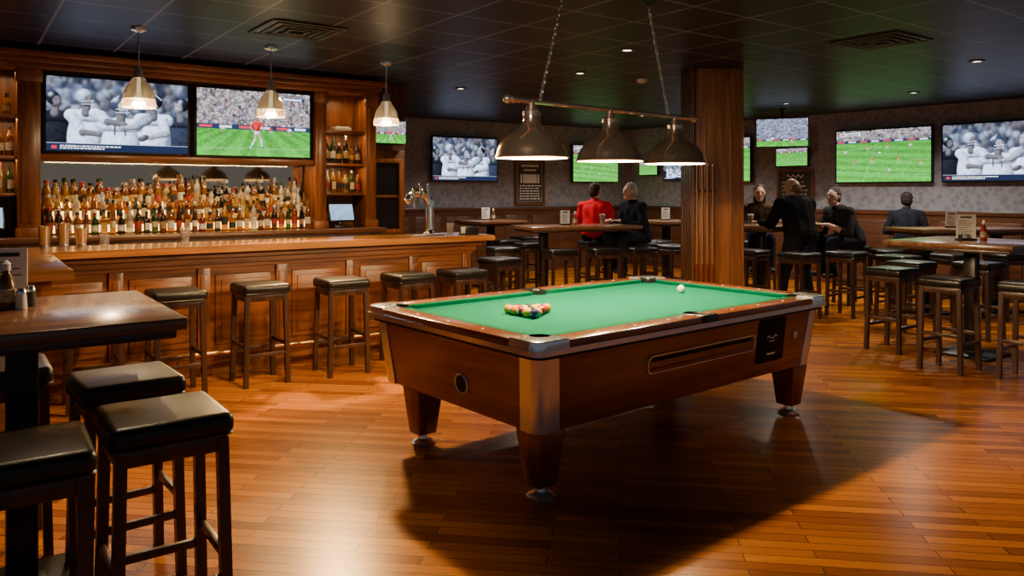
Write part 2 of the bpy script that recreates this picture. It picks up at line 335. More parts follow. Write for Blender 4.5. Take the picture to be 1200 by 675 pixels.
def bottle(kind,col,lab,cap,loc,label,group):
    key=(kind,col,lab,cap)
    if key not in cache:
        pr,rl,lz,rc,cz=SH[kind] if kind!='square' else (None,0,(.04,.12),.015,(.225,.255))
        m=MB()
        if kind=='square':
            m.box((0,0,.08),(.057,.057,.16),.010); m.lathe([(.026,.158),(.022,.175),(.013,.19),(.013,.24),(0,.24)],16)
        else: m.lathe(pr,18)
        b=obj('liquor_bottle',m,GM[col])
        m=MB()
        if kind=='square': m.bx(-.024,.024,-.0297,-.0285,*lz)
        else:
            r2=lambda z: np.interp(z,[p[1] for p in pr],[p[0] for p in pr])+.0006
            m.lathe([(r2(lz[0]),lz[0]),(r2((lz[0]+lz[1])/2),(lz[0]+lz[1])/2),(r2(lz[1]),lz[1])],18)
        obj('paper_label',m,LM[lab],b)
        m=MB(); m.lathe([(0,cz[0]),(rc,cz[0]),(rc,cz[1]-.003),(rc-.003,cz[1]),(0,cz[1])],14); obj('cap',m,CM[cap],b)
        tag(b,label,'bottle',group); b.location=loc; b.rotation_euler=(0,0,A36+random.uniform(-.2,.2)); cache[key]=b
    else: b=dup(cache[key],loc,A36+random.uniform(-.2,.2),label,group)
    return b
def ordn(i):
    return f"{i}{'th' if 10<=i%100<=20 else {1:'st',2:'nd',3:'rd'}.get(i%10,'th')}"
def brow(t0,t1,n,d,z,rowname,kinds,cols):
    for i in range(n):
        t=t0+(t1-t0)*i/max(1,n-1)+random.uniform(-.001,.001)
        k=random.choice(kinds); c=random.choice(cols); l=random.choice(['cream','white','black','tan','gold','cream','white','red','black']); cp=random.choice(['black','black','gold','silver','red','black'])
        b=bottle(k,c,l,cp,bp(t,d+random.uniform(-.012,.008),z+.0005),f"{c} {k} bottle, {l} label, {ordn(i+1)} from left, {rowname}",'liquor bottles on the back bar')
        s=random.uniform(.84,1.08); b.scale=(min(s+.05,.96),min(s+.05,.96),s)
allc=['amber','golden','clear','pale yellow','green','brown','honey','dark','honey','clear','golden','amber']
brow(.44,2.87,34,1.742,1.1,'back bar front row',['round','square','tall','slim','bell','squat'],['amber','honey','brown','dark','green','clear','dark','brown','golden','amber','amber','red'])
brow(.44,2.87,34,1.848,1.22,'back bar middle row',['round','tall','square','bell','slim','squat'],allc)
brow(.44,2.87,34,1.952,1.35,'back bar top row',['round','slim','tall','bell','squat'],['golden','clear','pale yellow','amber','clear','honey','golden','dark','amber','honey'])
brow(3.11,3.48,6,1.80,1.49,'low shelf right of televisions',['round','square','bell'],allc)
brow(3.11,3.48,6,1.80,1.82,'middle shelf right of televisions',['tall','round','bell'],allc)
brow(-.24,.14,6,1.80,1.49,'low shelf left of televisions',['round','square','bell'],allc)
brow(-.24,.14,6,1.80,1.82,'middle shelf left of televisions',['tall','round','bell'],allc)
brow(-.1,.12,3,1.80,2.19,'top shelf left of televisions',['squat','bell'],allc)
m=MB(); m.box((0,0,.02),(.2,.13,.04),.008); m.box((0,.0,.045),(.16,.1,.012),.004)
tag(obj('folded_towel',m,M['paper'],loc=bp(3.3,1.84,2.1905),rz=A36),'folded white cloth on the top shelf right of the televisions','towel')
def till(t,label):
    r=thing('till_terminal',label,'till',bp(t,1.72,1.1005),A36)
    m=MB(); m.box((0,0,.015),(.2,.16,.03),.008); m.box((0,.02,.06),(.05,.04,.09),.006); obj('stand',m,M['black'],r)
    T=Matrix.Translation((0,-.02,.17))@Matrix.Rotation(rad(-18),4,'X')
    m=MB(); m.box((0,0,0),(.3,.03,.21),.008,T=T); mo=obj('monitor',m,M['black'],r)
    m=MB(); m.box((0,-.0155,.0),(.27,.002,.18),T=T); s=obj('display',m,M['led'],mo)
till(3.24,'touch screen till below the shelves right of the televisions'); till(-.05,'touch screen till at the left end of back bar')
# ------------------------------------------------------------------ televisions: pictures painted in numbers, as colours of a fine grid
W_,H_=288,164; ASP=W_/H_
gx,gy=np.meshgrid((np.arange(W_)+.5)/H_,(np.arange(H_)+.5)/H_)
RN_=np.random.RandomState(4)
def blur(a,s):
    k=np.exp(-.5*(np.arange(-int(3*s)-1,int(3*s)+2)/s)**2); k/=k.sum()
    p=len(k)//2
    for ax in (0,1):
        pad=[(0,0)]*a.ndim; pad[ax]=(p,p); b=np.pad(a,pad,mode='edge')
        a=sum(k[i]*np.take(b,np.arange(i,i+a.shape[ax]),axis=ax) for i in range(len(k)))
    return a
def field_noise(s):
    f=blur(RN_.randn(H_,W_),s); return f/f.std()
F1=field_noise(2.2); F2=field_noise(4.5); F3=field_noise(1.0)
def put(img,m,c): img[:]=img*(1-m[...,None])+c*m[...,None]
def capsule(img,p0,p1,r0,r1,col,fold=0,spec=0,soft=.007,amb=.30,tex=0):
    dx,dy=p1[0]-p0[0],p1[1]-p0[1]; L2=dx*dx+dy*dy+1e-9
    t=np.clip(((gx-p0[0])*dx+(gy-p0[1])*dy)/L2,0,1); r=r0+(r1-r0)*t
    qx=(gx-p0[0]-t*dx)/r; qy=(gy-p0[1]-t*dy)/r; rr=np.hypot(qx,qy)
    shade(img,qx,qy,rr,r,col,fold,spec,soft,amb,tex)
def ellip(img,c,rx,ry,col,ang_=0,fold=0,spec=0,soft=.007,amb=.30,tex=0):
    ca,sa=math.cos(ang_),math.sin(ang_); x=gx-c[0]; y=gy-c[1]
    qx=(x*ca+y*sa)/rx; qy=(-x*sa+y*ca)/ry; rr=np.hypot(qx,qy)
    shade(img,qx*ca-qy*sa,qx*sa+qy*ca,rr,min(rx,ry),col,fold,spec,soft,amb,tex)
def shade(img,qx,qy,rr,r,col,fold,spec,soft,amb,tex):
    m=np.clip((1-rr)*r/soft,0,1); nz=np.sqrt(np.maximum(0,1-rr*rr))
    nx=qx+fold*F2*.5+fold*F1*.25; ny=qy+fold*F2*.35
    l=np.maximum(0,-.45*nx+.55*ny+.70*nz); s=amb+(1.05-amb)*l
    c=np.array(col)[None,None]*np.clip(s,0,1.3)[...,None]*(1+tex*F3[...,None])
    if spec: c=c+spec*(np.maximum(0,-.35*qx+.5*qy+.79*nz)**28)[...,None]
    put(img,m,c)
def rectp(img,x0,x1,y0,y1,col,a=1):
    m=((gx>=x0*ASP)&(gx<x1*ASP)&(gy>=y0)&(gy<y1)).astype(float)*a; put(img,m,np.array(col)[None,None])
WHT=(.80,.86,.98); GRY=(.30,.36,.48); NVY=(.02,.03,.07); BLK_=(.012,.014,.022); SKN=(.52,.35,.28); SKD=(.22,.13,.10)
def face(img,x,y,s,f,skin,helm,tilt=0,mask=True):
    ellip(img,(x,y),.088*s,.115*s,skin,tilt,amb=.2)
    ellip(img,(x-f*.022*s,y+.03*s),.098*s,.105*s,helm,tilt,spec=.55,amb=.2)
    ellip(img,(x+f*.030*s,y-.022*s),.060*s,.086*s,skin,tilt,amb=.15,tex=.10)
    for q in (.012,.056):
        ellip(img,(x+f*q*s,y+.004*s),.017*s,.010*s,(.03,.02,.02),soft=.004)
        capsule(img,(x+f*(q-.016)*s,y+.026*s),(x+f*(q+.014)*s,y+.028*s),.005*s,.004*s,(.04,.025,.02),soft=.004)
    capsule(img,(x+f*.040*s,y+.006*s),(x+f*.052*s,y-.030*s),.008*s,.014*s,tuple(c*1.25 for c in skin),amb=.5)
    capsule(img,(x+f*.016*s,y-.062*s),(x+f*.058*s,y-.060*s),.008*s,.007*s,(.16,.04,.04),soft=.004)
    if mask:
        for yy in (-.03,-.07): capsule(img,(x-f*.05*s,y+(yy-.01)*s),(x+f*.098*s,y+yy*s),.0065*s,.0065*s,(.55,.60,.70),soft=.004,amb=.5)
        capsule(img,(x+f*.075*s,y-.01*s),(x+f*.07*s,y-.095*s),.0065*s,.0065*s,(.55,.60,.70),soft=.004,amb=.5)
        capsule(img,(x-f*.02*s,y+.125*s),(x-f*.10*s,y+.05*s),.008*s,.008*s,(.6,.65,.75),soft=.005,amb=.5)
def body(img,x,y,s,top,f):
    ellip(img,(x,y-.56*s),.225*s,.44*s,top,fold=.75,amb=.16,tex=.05)
    capsule(img,(x-.17*s,y-.235*s),(x+.17*s,y-.235*s),.088*s,.088*s,top,fold=.55,amb=.2,tex=.05)
    capsule(img,(x,y-.20*s),(x+f*.01*s,y-.07*s),.058*s,.052*s,SKD,amb=.15)
def arm(img,a,b,c,s,top,skin):
    capsule(img,a,b,.075*s,.062*s,top,fold=.7,amb=.16,tex=.05); capsule(img,b,c,.048*s,.036*s,skin,amb=.2); ellip(img,c,.048*s,.042*s,skin,amb=.2)
    d=(c[0]-b[0],c[1]-b[1])
    for k in (-1,0,1): capsule(img,c,(c[0]+d[0]*.22,c[1]+d[1]*.22+k*.022*s),.014*s,.010*s,skin,amb=.2,soft=.005)
def crowd(img,y0,n,sc,dim):
    for i in range(n):
        x=RN_.rand()*ASP; y=y0+RN_.rand()*(1-y0); c=[(.06,.08,.16),(.02,.03,.07),(.30,.35,.46),(.12,.15,.26),(.45,.48,.55),(.20,.10,.10)][RN_.randint(6)]
        ellip(img,(x,y-.05*sc),.045*sc,.055*sc,tuple(k*dim for k in c)); ellip(img,(x,y+.015*sc),.02*sc,.026*sc,tuple(k*dim for k in ((.40,.28,.23) if RN_.rand()>.3 else (.08,.06,.06))))
def pic_players():
    img=np.zeros((H_,W_,3))+np.array((.012,.018,.04)); crowd(img,.35,230,1.3,.8); img=blur(img,2.2)
    for (x,y,s,t,f) in ((.10,.68,.92,BLK_,1),(1.66,.68,.95,NVY,-1)):
        body(img,x,y,s,t,f); face(img,x,y,s,f,SKD if x<1 else SKN,BLK_,mask=False)
    img=blur(img,.9)
    body(img,.46,.72,1.0,WHT,1); face(img,.46,.72,1.0,1,SKD,(.45,.50,.60),-.15)
    body(img,1.30,.71,1.02,WHT,-1); face(img,1.30,.71,1.02,-1,SKN,BLK_,.15)
    arm(img,(.30,.46),(.42,.26),(.62,.24),1.0,WHT,SKD)
    body(img,.88,.64,1.12,WHT,1); face(img,.88,.64,1.12,1,SKN,(.03,.05,.12),.2)
    for q in (0,1): capsule(img,(.81+.13*q,.36),(.81+.13*q,.24),.016,.016,(.03,.05,.12),soft=.008,amb=.6)
    arm(img,(.57,.52),(.72,.42),(.92,.39),1.05,WHT,SKD); arm(img,(1.22,.48),(1.08,.37),(.90,.33),1.0,GRY,SKN)
    arm(img,(1.42,.48),(1.46,.28),(1.26,.22),1.0,WHT,SKN); ellip(img,(1.17,.21),.08,.048,(.16,.07,.04),.5,spec=.25,amb=.2)
    img=blur(img,.5); img*=(1+.05*F3[...,None])
    g=img@np.array((.3,.5,.2)); img=(.36*img+.64*g[...,None])*np.array((.78,.93,1.24))
    rectp(img,0,1,0,.105,(.010,.016,.045)); rectp(img,.035,.07,.03,.075,(.5,.02,.03)); rectp(img,0,1,.103,.109,(.3,.36,.48))
    for y0,xe in ((.060,.50),(.028,.38)):
        x=.09
        while x<xe:
            wd=.008+.02*RN_.rand(); rectp(img,x,x+wd,y0,y0+.020,(.75,.8,.88),.85); x+=wd+.006
    return img
def grass(img,top,pers):
    g=np.array((.055,.30,.035))
    v=np.clip((top-gy)/top,0,1); st=np.sin((gx-ASP/2)/(1.15-pers*(1-v))*14) if pers else np.sin(gy*46+gx*3)
    c=g[None,None]*(1+.16*np.clip(st*4,-1,1)+.10*F3+.06*F1)[...,None]*(.85+.35*v)[...,None]
    put(img,(gy<top).astype(float),c)
def man(img,x,y,s,shirt,short,run=1,skin=SKN):
    ellip(img,(x+.10*s,y),.22*s,.030*s,(.02,.09,.012),soft=.02,amb=.9)
    for sg in (-1,1):
        hip=(x+sg*.04*s,y+.46*s); kn=(x+sg*.10*s*run+.03*s,y+.25*s); an=(x+sg*.17*s*run-.02*s,y+.03*s)
        capsule(img,hip,kn,.052*s,.040*s,skin,amb=.25); capsule(img,kn,an,.038*s,.024*s,short,amb=.3); capsule(img,an,(an[0]+.05*s,an[1]-.015*s),.022*s,.018*s,(.05,.05,.06))
    ellip(img,(x,y+.47*s),.10*s,.075*s,short,fold=.4,amb=.25)
    for sg in (-1,1):
        sh=(x+sg*.105*s,y+.76*s); el=(x+sg*.20*s,y+.62*s); hn=(x+sg*.16*s+.06*s,y+.50*s)
        capsule(img,sh,el,.045*s,.036*s,shirt,fold=.4,amb=.22); capsule(img,el,hn,.030*s,.022*s,skin,amb=.25)
    ellip(img,(x,y+.66*s),.115*s,.17*s,shirt,fold=.6,amb=.22); capsule(img,(x-.07*s,y+.77*s),(x+.07*s,y+.77*s),.05*s,.05*s,shirt,fold=.3,amb=.25)
    ellip(img,(x+.01*s,y+.92*s),.055*s,.072*s,skin,amb=.25); ellip(img,(x-.005*s,y+.95*s),.058*s,.052*s,(.03,.02,.015),amb=.3)
def stands(img,y0):
    c=np.array([(.05,.06,.10),(.40,.38,.36),(.15,.18,.30),(.55,.53,.48),(.26,.09,.08),(.10,.10,.12),(.22,.22,.26)])
    n1=120; n2=max(8,int((1-y0)*62)); t=c[RN_.randint(len(c),size=(n2,n1))]
    iy=np.clip(((gy-y0)/(1-y0)*n2).astype(int),0,n2-1); ix=np.clip((gx/ASP*n1+.5*(iy%2)).astype(int),0,n1-1)
    put(img,(gy>=y0).astype(float),t[iy,ix]*(.8+.25*F1[...,None]))
def boards(img,y0,y1,n):
    rectp(img,0,1,y0,y1,(.015,.025,.07))
    for i in range(n):
        a=(i+.12)/n; rectp(img,a,a+.62/n,y0+(y1-y0)*.25,y0+(y1-y0)*.75,(.65,.7,.78) if i%2 else (.55,.04,.05))
def pic_pitch():
    img=np.zeros((H_,W_,3)); stands(img,.46); img=blur(img,.8); grass(img,.40,.75); boards(img,.40,.475,6)
    capsule(img,(0,.11),(ASP,.125),.004,.004,(.6,.7,.6),amb=.9); ellip(img,(.80,.135),.018,.018,(.85,.85,.85))
    man(img,.38,.30,.17,WHT,NVY); man(img,1.42,.29,.19,WHT,NVY); man(img,1.12,.32,.15,(.6,.03,.03),WHT); man(img,.90,.13,.50,(.72,.03,.035),WHT)
    img=blur(img,.5); rectp(img,.62,.95,.88,.935,(.02,.03,.09)); rectp(img,.64,.71,.893,.922,(.7,.74,.8)); rectp(img,.75,.92,.893,.922,(.7,.74,.8)); return img
def pic_stand():
    # mostly grey-blue crowd over a low strip of pitch
    img=np.zeros((H_,W_,3)); stands(img,.26); img=blur(img,.8)*np.array((.75,.92,1.25)); grass(img,.20,.75); boards(img,.20,.27,6)
    man(img,.55,.08,.30,WHT,NVY); man(img,1.2,.10,.26,(.65,.03,.03),WHT); return blur(img,.5)
def pic_field():
    img=np.zeros((H_,W_,3)); stands(img,.80); img=blur(img,.7); grass(img,.76,0); boards(img,.755,.805,8)
    LN=(.62,.74,.60)
    for a,b in (((.52,0),(.80,.75)),((0,.60),(.72,.66)),((0,.20),(ASP,.12)),((1.25,.12),(1.42,.42)),((1.42,.42),(ASP,.40))): capsule(img,a,b,.0045,.0035,LN,amb=.9)
    for k in range(60):
        a=2*math.pi*k/60; ellip(img,(.66+.24*math.cos(a),.36+.09*math.sin(a)),.005,.004,LN,amb=.9)
    for x,y,c in ((.35,.30,0),(.84,.45,1),(1.19,.34,0),(1.40,.58,1),(.62,.58,0),(1.02,.12,1),(1.58,.28,0),(.98,.60,0),(.18,.48,1),(.70,.33,0)):
        man(img,x,y,.15,(.70,.03,.03) if c==0 else WHT,WHT if c==0 else NVY)
    img=blur(img,.45); rectp(img,.04,.27,.90,.955,(.75,.78,.85)); rectp(img,.05,.10,.912,.943,(.6,.03,.04)); rectp(img,.12,.25,.916,.938,(.05,.06,.1)); return img
def grid_mesh(name,img,step=1):
    im=img[::step,::step]; h,w=im.shape[:2]
    xs,zs=np.meshgrid(np.linspace(-.5,.5,w),np.linspace(-.5,.5,h))
    v=np.stack([xs.ravel(),np.zeros(w*h),zs.ravel()],1)
    idx=np.arange(w*h).reshape(h,w); f=np.stack([idx[:-1,:-1],idx[:-1,1:],idx[1:,1:],idx[1:,:-1]],-1).reshape(-1,4)
    me=D.meshes.new(name); me.from_pydata(v.tolist(),[],f.tolist()); at=me.color_attributes.new('picture','FLOAT_COLOR','POINT')
    c=np.ones((w*h,4),dtype=np.float32); c[:,:3]=np.clip(im.reshape(-1,3),0,1.2); at.data.foreach_set('color',c.ravel())
    me.materials.append(M['picture']); me.update(); return me
PIC={k:f() for k,f in (('players',pic_players),('pitch',pic_pitch),('field',pic_field),('stand',pic_stand))}
PM_={(k,s):grid_mesh('screen',PIC[k],s) for k in PIC for s in (1,2)}
def tv(label,loc,rz,w,h,kind,off=0,tilt=0,mount=None):
    r=thing('television',label,'television',loc,rz,'televisions showing sport')
    T=Matrix.Rotation(tilt,4,'X')
    m=MB(); m.box((0,.0,0),(w,.05,h),.006,T=T); m.box((0,.035,0),(w*.55,.03,h*.55),.006,T=T); ca=obj('casing',m,M['black'],r)
    o=D.objects.new('screen',PM_[(kind,1 if w>1.15 else 2)]); COL.objects.link(o); o.parent=r
    o.location=T@Vector((0,-.0262,0)); o.rotation_euler=(tilt,0,0); o.scale=(w-.045,1,h-.045)
    m=MB(); m.box((w*.42,-.0255,-h/2+.011),(.02,.002,.004),T=T); obj('standby_light',m,M['standby'],ca)
    if mount:
        m=MB(); m.cone((0,.03,0),(0,.03,mount-.008),.022); m.cone((0,.03,mount-.02),(0,.03,mount-.003),.07); obj('ceiling_mount',m,M['blackm'],r)
    else:
        m=MB(); m.bx(-.12,.12,.045,.072+off,-.1,.1,.004); obj('wall_mount',m,M['blackm'],r)
    return r
tv('large television left of pair above back bar, players in white huddled',bp(1.015,1.727,2.215),A36,1.25,.72,'players')
tv('large television right of pair above back bar, red footballer on green pitch',bp(2.29,1.727,2.212),A36,1.215,.72,'pitch')
tv('small television above the door beside back bar',bp(3.98,1.985,2.22),A36,.46,.31,'pitch')
tv('television left of framed poster on far wall, huddled players on screen',bw(1.225,.075,2.09),BANG,1.37,.81,'players')
tv('television right of framed poster on far wall showing a green pitch',bw(4.25,.075,2.07),BANG,1.2,.76,'field')
tv('large television on right wall, pitch seen in full, left of huddle television',rw(1.93,.075,2.07),RANG,1.5,.86,'field')
tv('rightmost television on right wall, players in white huddled',rw(.32,.075,2.07),RANG,1.48,.86,'players')
tv('television on right wall half hidden behind the wooden column',rw(4.93,.075,2.09),RANG,1.36,.83,'field')
tv('ceiling hung television right of the column showing mostly grey-blue crowd',(4.22,12.0,2.43),rad(-22),.80,.47,'stand',0,rad(6),.37)
tv('small low television below the ceiling hung one on right wall',rw(3.46,.075,2.1),RANG,.62,.34,'field')
tv('smallest television in far corner left of column',rw(6.62,.075,1.98),RANG,.5,.3,'field')
tv('far television on right wall peeping out left of column',rw(5.95,.075,1.93),RANG,.6,.4,'players')
def cboard(name,label,cat,loc,rz,w,h,seed,print_=False):
    r=thing(name,label,cat,loc,rz)
    m=MB(); m.bx(-w/2,w/2,-.012,0,-h/2,h/2); sl=obj('board',m,M['board'],r)
    m=MB(); 
    for a in ((-w/2-.045,-w/2,-h/2-.045,h/2+.045),(w/2,w/2+.045,-h/2-.045,h/2+.045),(-w/2,w/2,h/2,h/2+.045),(-w/2,w/2,-h/2-.045,-h/2)): m.bx(a[0],a[1],-.03,0,a[2],a[3],.006)
    obj('frame',m,M['barwoodz'],r)
    R=random.Random(seed); m=MB(); z=h/2-.08
    if print_:
        m.tube([(x,-.013,zz) for x,zz in ((-w/2+.03,-h/2+.03),(w/2-.03,-h/2+.03),(w/2-.03,h/2-.03),(-w/2+.03,h/2-.03))],.006,4,closed=True)
        for k,(hw,hh) in enumerate(((.2,.030),(.14,.022))):
            x=-hw
            while x<hw:
                L=R.uniform(.03,.06); m.bx(x,min(x+L,hw),-.016,-.012,z-hh,z+hh*.6); x+=L+.014
            z-=.085
        m.bx(-.16,.16,-.0145,-.012,z-.17,z); m.bx(-.22,-.18,-.0145,-.012,z-.17,z); m.bx(.18,.22,-.0145,-.012,z-.17,z); z-=.22
        while z>-h/2+.05:
            x=-w/2+.07
            while x<w/2-.1:
                L=R.uniform(.02,.08); m.bx(x,x+L,-.0145,-.012,z-.011,z+.011); x+=L+.018
            z-=.05
    else:
        m.tube([(-.16+.02*i,-.014,z+.028*math.sin(i*1.3)) for i in range(17)],.009,5); z-=.10
        while z>-h/2+.06:
            x=-w/2+.06
            while x<w/2-.12:
                L=R.uniform(.03,.1); m.tube([(x+L*k/4,-.0135,z+.010*math.sin(k*2.1+x*9)) for k in range(5)],.0065,4); x+=L+.025
            z-=.07
    obj('print' if print_ else 'chalk_writing',m,M['chalk'],sl)
cboard('framed_poster','framed dark poster with pale print between far wall televisions','poster',bw(2.69,.002,1.69),BANG,.62,.8,3,True)
cboard('chalkboard','framed chalkboard under small television on right wall','chalkboard',rw(3.44,.002,1.57),RANG,.6,.56,8)
# ------------------------------------------------------------------ column and cues
cx0,cx1,cy0,cy1=1.90,2.44,8.07,8.6
cr=thing('column','square oak clad column standing behind the pool table','column',((cx0+cx1)/2,(cy0+cy1)/2,0))
m=MB(); m.bx(-.27,.27,-.265,.265,0,CH-.001,.01)
for x in (-.14,.13,.255): m.bx(x-.008,x+.008,-.272,-.26,.16,CH-.002,.003)
obj('shaft',m,M['colwood'],cr)
for y in (-.2,-.07,.07,.2):
    m=MB(); m.bx(-.288,-.266,y-.035,y+.035,.16,CH-.002,.004); obj('slat',m,M['dkwood'],cr,label='dark vertical slat')
m=MB(); m.bx(-.27,-.235,-.276,-.262,.16,CH-.002,.004); obj('slat',m,M['dkwood'],cr,label='dark vertical slat')
m=MB(); m.bx(-.29,.29,-.285,.285,0,.16,.012); obj('base',m,M['colwood'],cr)
ck=thing('cue_rack','wooden cue rack fixed to front of the oak column','cue rack',(2.0,cy0-.013,0))
m=MB(); m.bx(-.1,.13,-.1,.0,.26,.2995,.006); m.bx(-.1,.13,-.1,-.09,.295,.32,.003); obj('rack_ledge',m,M['dkwoodx'],ck)
m=MB(); m.bx(-.1,.13,-.046,.0,1.5,1.535,.006); obj('rack_rail',m,M['dkwoodx'],ck)
for i in range(4):
    x=1.925+i*.055
    c=thing('pool_cue',f"wooden pool cue in the column rack, {['leftmost','second from left','third from left','rightmost'][i]}",'pool cue',(x,cy0-.077,.3),0,'pool cues on the column rack')
    m=MB(); m.cone((0,0,0),(0,0,.45),.015,.0125,12); obj('butt',m,M['poolwoodz'],c)
    m=MB(); m.cone((0,0,.45),(0,0,1.47),.0125,.0075,12); obj('shaft',m,M['cuewood'],c)
    m=MB(); m.cone((0,0,1.47),(0,0,1.49),.0075,.007,10); obj('tip',m,M['white'],c)
# ------------------------------------------------------------------ pool table
PA=rad(39.6); PC=Vector((.617,4.97)); KX=1.025
pt=thing('pool_table','cherry wood pool table with green cloth standing in the middle of the floor','pool table',(PC.x,PC.y,0),PA); pt.scale=(KX,KX,1)
def rr(hx,hy,r,n=8):
    P=[]
    for (sx,sy,a0) in ((1,1,0),(-1,1,90),(-1,-1,180),(1,-1,270)):
        for k in range(n+1):
            a=rad(a0+90*k/n); P.append((sx*(hx-r)+r*math.cos(a),sy*(hy-r)+r*math.sin(a)))
    return P
BX,BY,BZ=1.195,.695,.345
TX,TY,TZp=1.240,.740,.735
m=MB(); m.prism(rr(BX,BY,.06),BZ,TZp,pts1=rr(TX,TY,.06)); obj('cabinet',m,M['poolwood'],pt)
m=MB(); m.prism(rr(1.262,.762,.07),.715,.745); obj('apron',m,M['blackm'],pt)
m=MB(); m.prism(rr(1.287,.787,.06),.736,.763); obj('trim_strip',m,M['alu'],pt)
def cornerpts(hx,hy,sx,sy,off):
    r=.06; pts=[(hx+off,hy-.125)]
    for k in range(9):
        a=rad(90*k/8); pts.append((hx-r+(r+off)*math.cos(a),hy-r+(r+off)*math.sin(a)))
    pts.append((hx-.125,hy+off)); pts.append((hx-.125,hy-.02)); pts.append((hx-.03,hy-.03)); pts.append((hx-.02,hy-.125))
    pts=[(sx*x,sy*y) for x,y in pts]
    return pts if sx*sy>0 else pts[::-1]
for sx in (-1,1):
    for sy in (-1,1):
        m=MB(); m.prism(cornerpts(BX,BY,sx,sy,.007),BZ-.003,.716,pts1=cornerpts(TX-.003,TY-.003,sx,sy,.007)); obj('corner_cover',m,M['silver'],pt,label='brushed metal corner cover')
def arc(c,r,a0,a1,n=12): return [(c[0]+r*math.cos(rad(a0+(a1-a0)*k/n)),c[1]+r*math.sin(rad(a0+(a1-a0)*k/n))) for k in range(n+1)]
pr=.062; px,py=1.135,.635; mr=.058
bed=arc((px,py),pr,-66,-204)+arc((0,.665),mr,-5,-175)+arc((-px,py),pr,24,-114)+arc((-px,-py),pr,114,-24)+arc((0,-.665),mr,175,5)+arc((px,-py),pr,204,66)
m=MB(); m.prism(bed,.74,.772); obj('playing_bed',m,M['felt'],pt)
for sx in (-1,1):
    for sy in (-1,1):
        m=MB(); a,b=sorted((sx*.075,sx*1.08)); c,d=sorted((sy*.66,sy*.78)); m.bx(a,b,c,d,.757,.8,.008); obj('rail',m,M['poolrail'],pt)
        out=[(sx*.075,sy*.662),(sx*1.085,sy*.662),(sx*1.03,sy*.61),(sx*.09,sy*.61)]
        low=[(sx*.075,sy*.662),(sx*1.085,sy*.662),(sx*1.04,sy*.622),(sx*.088,sy*.622)]
        if sx*sy>0: out=out[::-1]; low=low[::-1]
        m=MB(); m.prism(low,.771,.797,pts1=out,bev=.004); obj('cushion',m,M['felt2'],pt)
        q=arc((1.21,.71),.07,0,90,8); inn=arc((px,py),pr+.001,151,-61,12)
        cs=[(1.28,.58)]+q+[(1.08,.78)]+inn
        cs=[(sx*x,sy*y) for x,y in cs]
        if sx*sy<0: cs=cs[::-1]
        m=MB(); m.prism(cs,.757,.806,bev=.006); obj('corner_casting',m,M['alu'],pt,label='polished metal corner cap')
        m=MB(); m.lathe([(pr+.006,.798),(pr,.8),(pr-.006,.79),(pr-.008,.66),(0,.655),(0,.645),(pr+.004,.65)],24,T=Matrix.Translation((sx*px,sy*py,0)),closed=True); obj('corner_pocket',m,M['black'],pt)
    a,b=sorted((sx*1.16,sx*1.28)); m=MB(); m.bx(a,b,-.58,.58,.757,.8,.008); obj('rail',m,M['poolrail'],pt)
    out=[(sx*1.162,-.585),(sx*1.162,.585),(sx*1.11,.53),(sx*1.11,-.53)]; low=[(sx*1.162,-.585),(sx*1.162,.585),(sx*1.122,.54),(sx*1.122,-.54)]
    if sx<0: out=out[::-1]; low=low[::-1]
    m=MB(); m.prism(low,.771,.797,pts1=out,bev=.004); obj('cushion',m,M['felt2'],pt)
for sy in (-1,1):
    c,d=sorted((sy*.725,sy*.78)); m=MB(); m.bx(-.075,.075,c,d,.757,.804,.006); obj('side_casting',m,M['black'],pt)
    m=MB(); m.lathe([(mr+.006,.798),(mr,.8),(mr-.006,.79),(mr-.008,.66),(0,.655),(0,.645),(mr+.004,.65)],24,T=Matrix.Translation((0,sy*.665,0)),closed=True); obj('side_pocket',m,M['black'],pt)
sg=None
for sy in (-1,1):
    for x in (-.83,-.56,-.29,.29,.56,.83):
        if sg is None:
            m=MB(); m.lathe([(0,0),(.008,0),(.007,.0015),(0,.0018)],12); sg=obj('rail_sight',m,M['white'],pt); o=sg
        else: o=sg.copy(); COL.objects.link(o); o.parent=pt
        o.location=(x,sy*.72,.7995)
for sx in (-1,1):
    for y in (-.3,0,.3):
        o=sg.copy(); COL.objects.link(o); o.parent=pt; o.location=(sx*1.22,y,.7995)
for (lx,ly) in ((-1.1,-.6),(1.1,-.6),(-1.1,.43),(1.1,.43)):
    m=MB(); m.box((lx,ly,.205),(.178,.178,.285),.012,taper=(.66,.66)); lg=obj('leg',m,M['poolwoodz'],pt)
    m=MB(); m.lathe([(0,0),(.066,0),(.070,.012),(.052,.026),(.03,.034),(.025,.068),(0,.068)],24,T=Matrix.Translation((lx,ly,0))); obj('leveller',m,M['alu'],lg)
ph=math.atan((TY-BY)/(TZp-BZ))
def yf(z): return BY+(TY-BY)*(z-BZ)/(TZp-BZ)
def side_T(x,z): return Matrix.Translation((x,-yf(z),z))@Matrix.Rotation(ph,4,'X')
def ringslot(m,A,B,z0,z1,T):
    t=bmesh.new()
    va=[[t.verts.new((p[0],p[1],z)) for p in A] for z in (z0,z1)]; vb=[[t.verts.new((p[0],p[1],z)) for p in B] for z in (z0,z1)]; nA=len(A)
    for k in range(nA):
        j=(k+1)%nA; t.faces.new((va[0][k],va[0][j],va[1][j],va[1][k])); t.faces.new((vb[0][j],vb[0][k],vb[1][k],vb[1][j])); t.faces.new((va[1][k],va[1][j],vb[1][j],vb[1][k]))
    m.add(t,T); return m
T=side_T(.02,.575)@Matrix.Rotation(rad(90),4,'X')
m=MB(); ringslot(m,rr(.488,.050,.036),rr(.482,.045,.032),-.004,.010,T); fr=obj('ball_return_frame',m,M['silver'],pt)
m=MB(); m.prism(rr(.483,.046,.033),-.002,.002,T=T); tr=obj('ball_return_tray',m,M['poolwood'],pt)
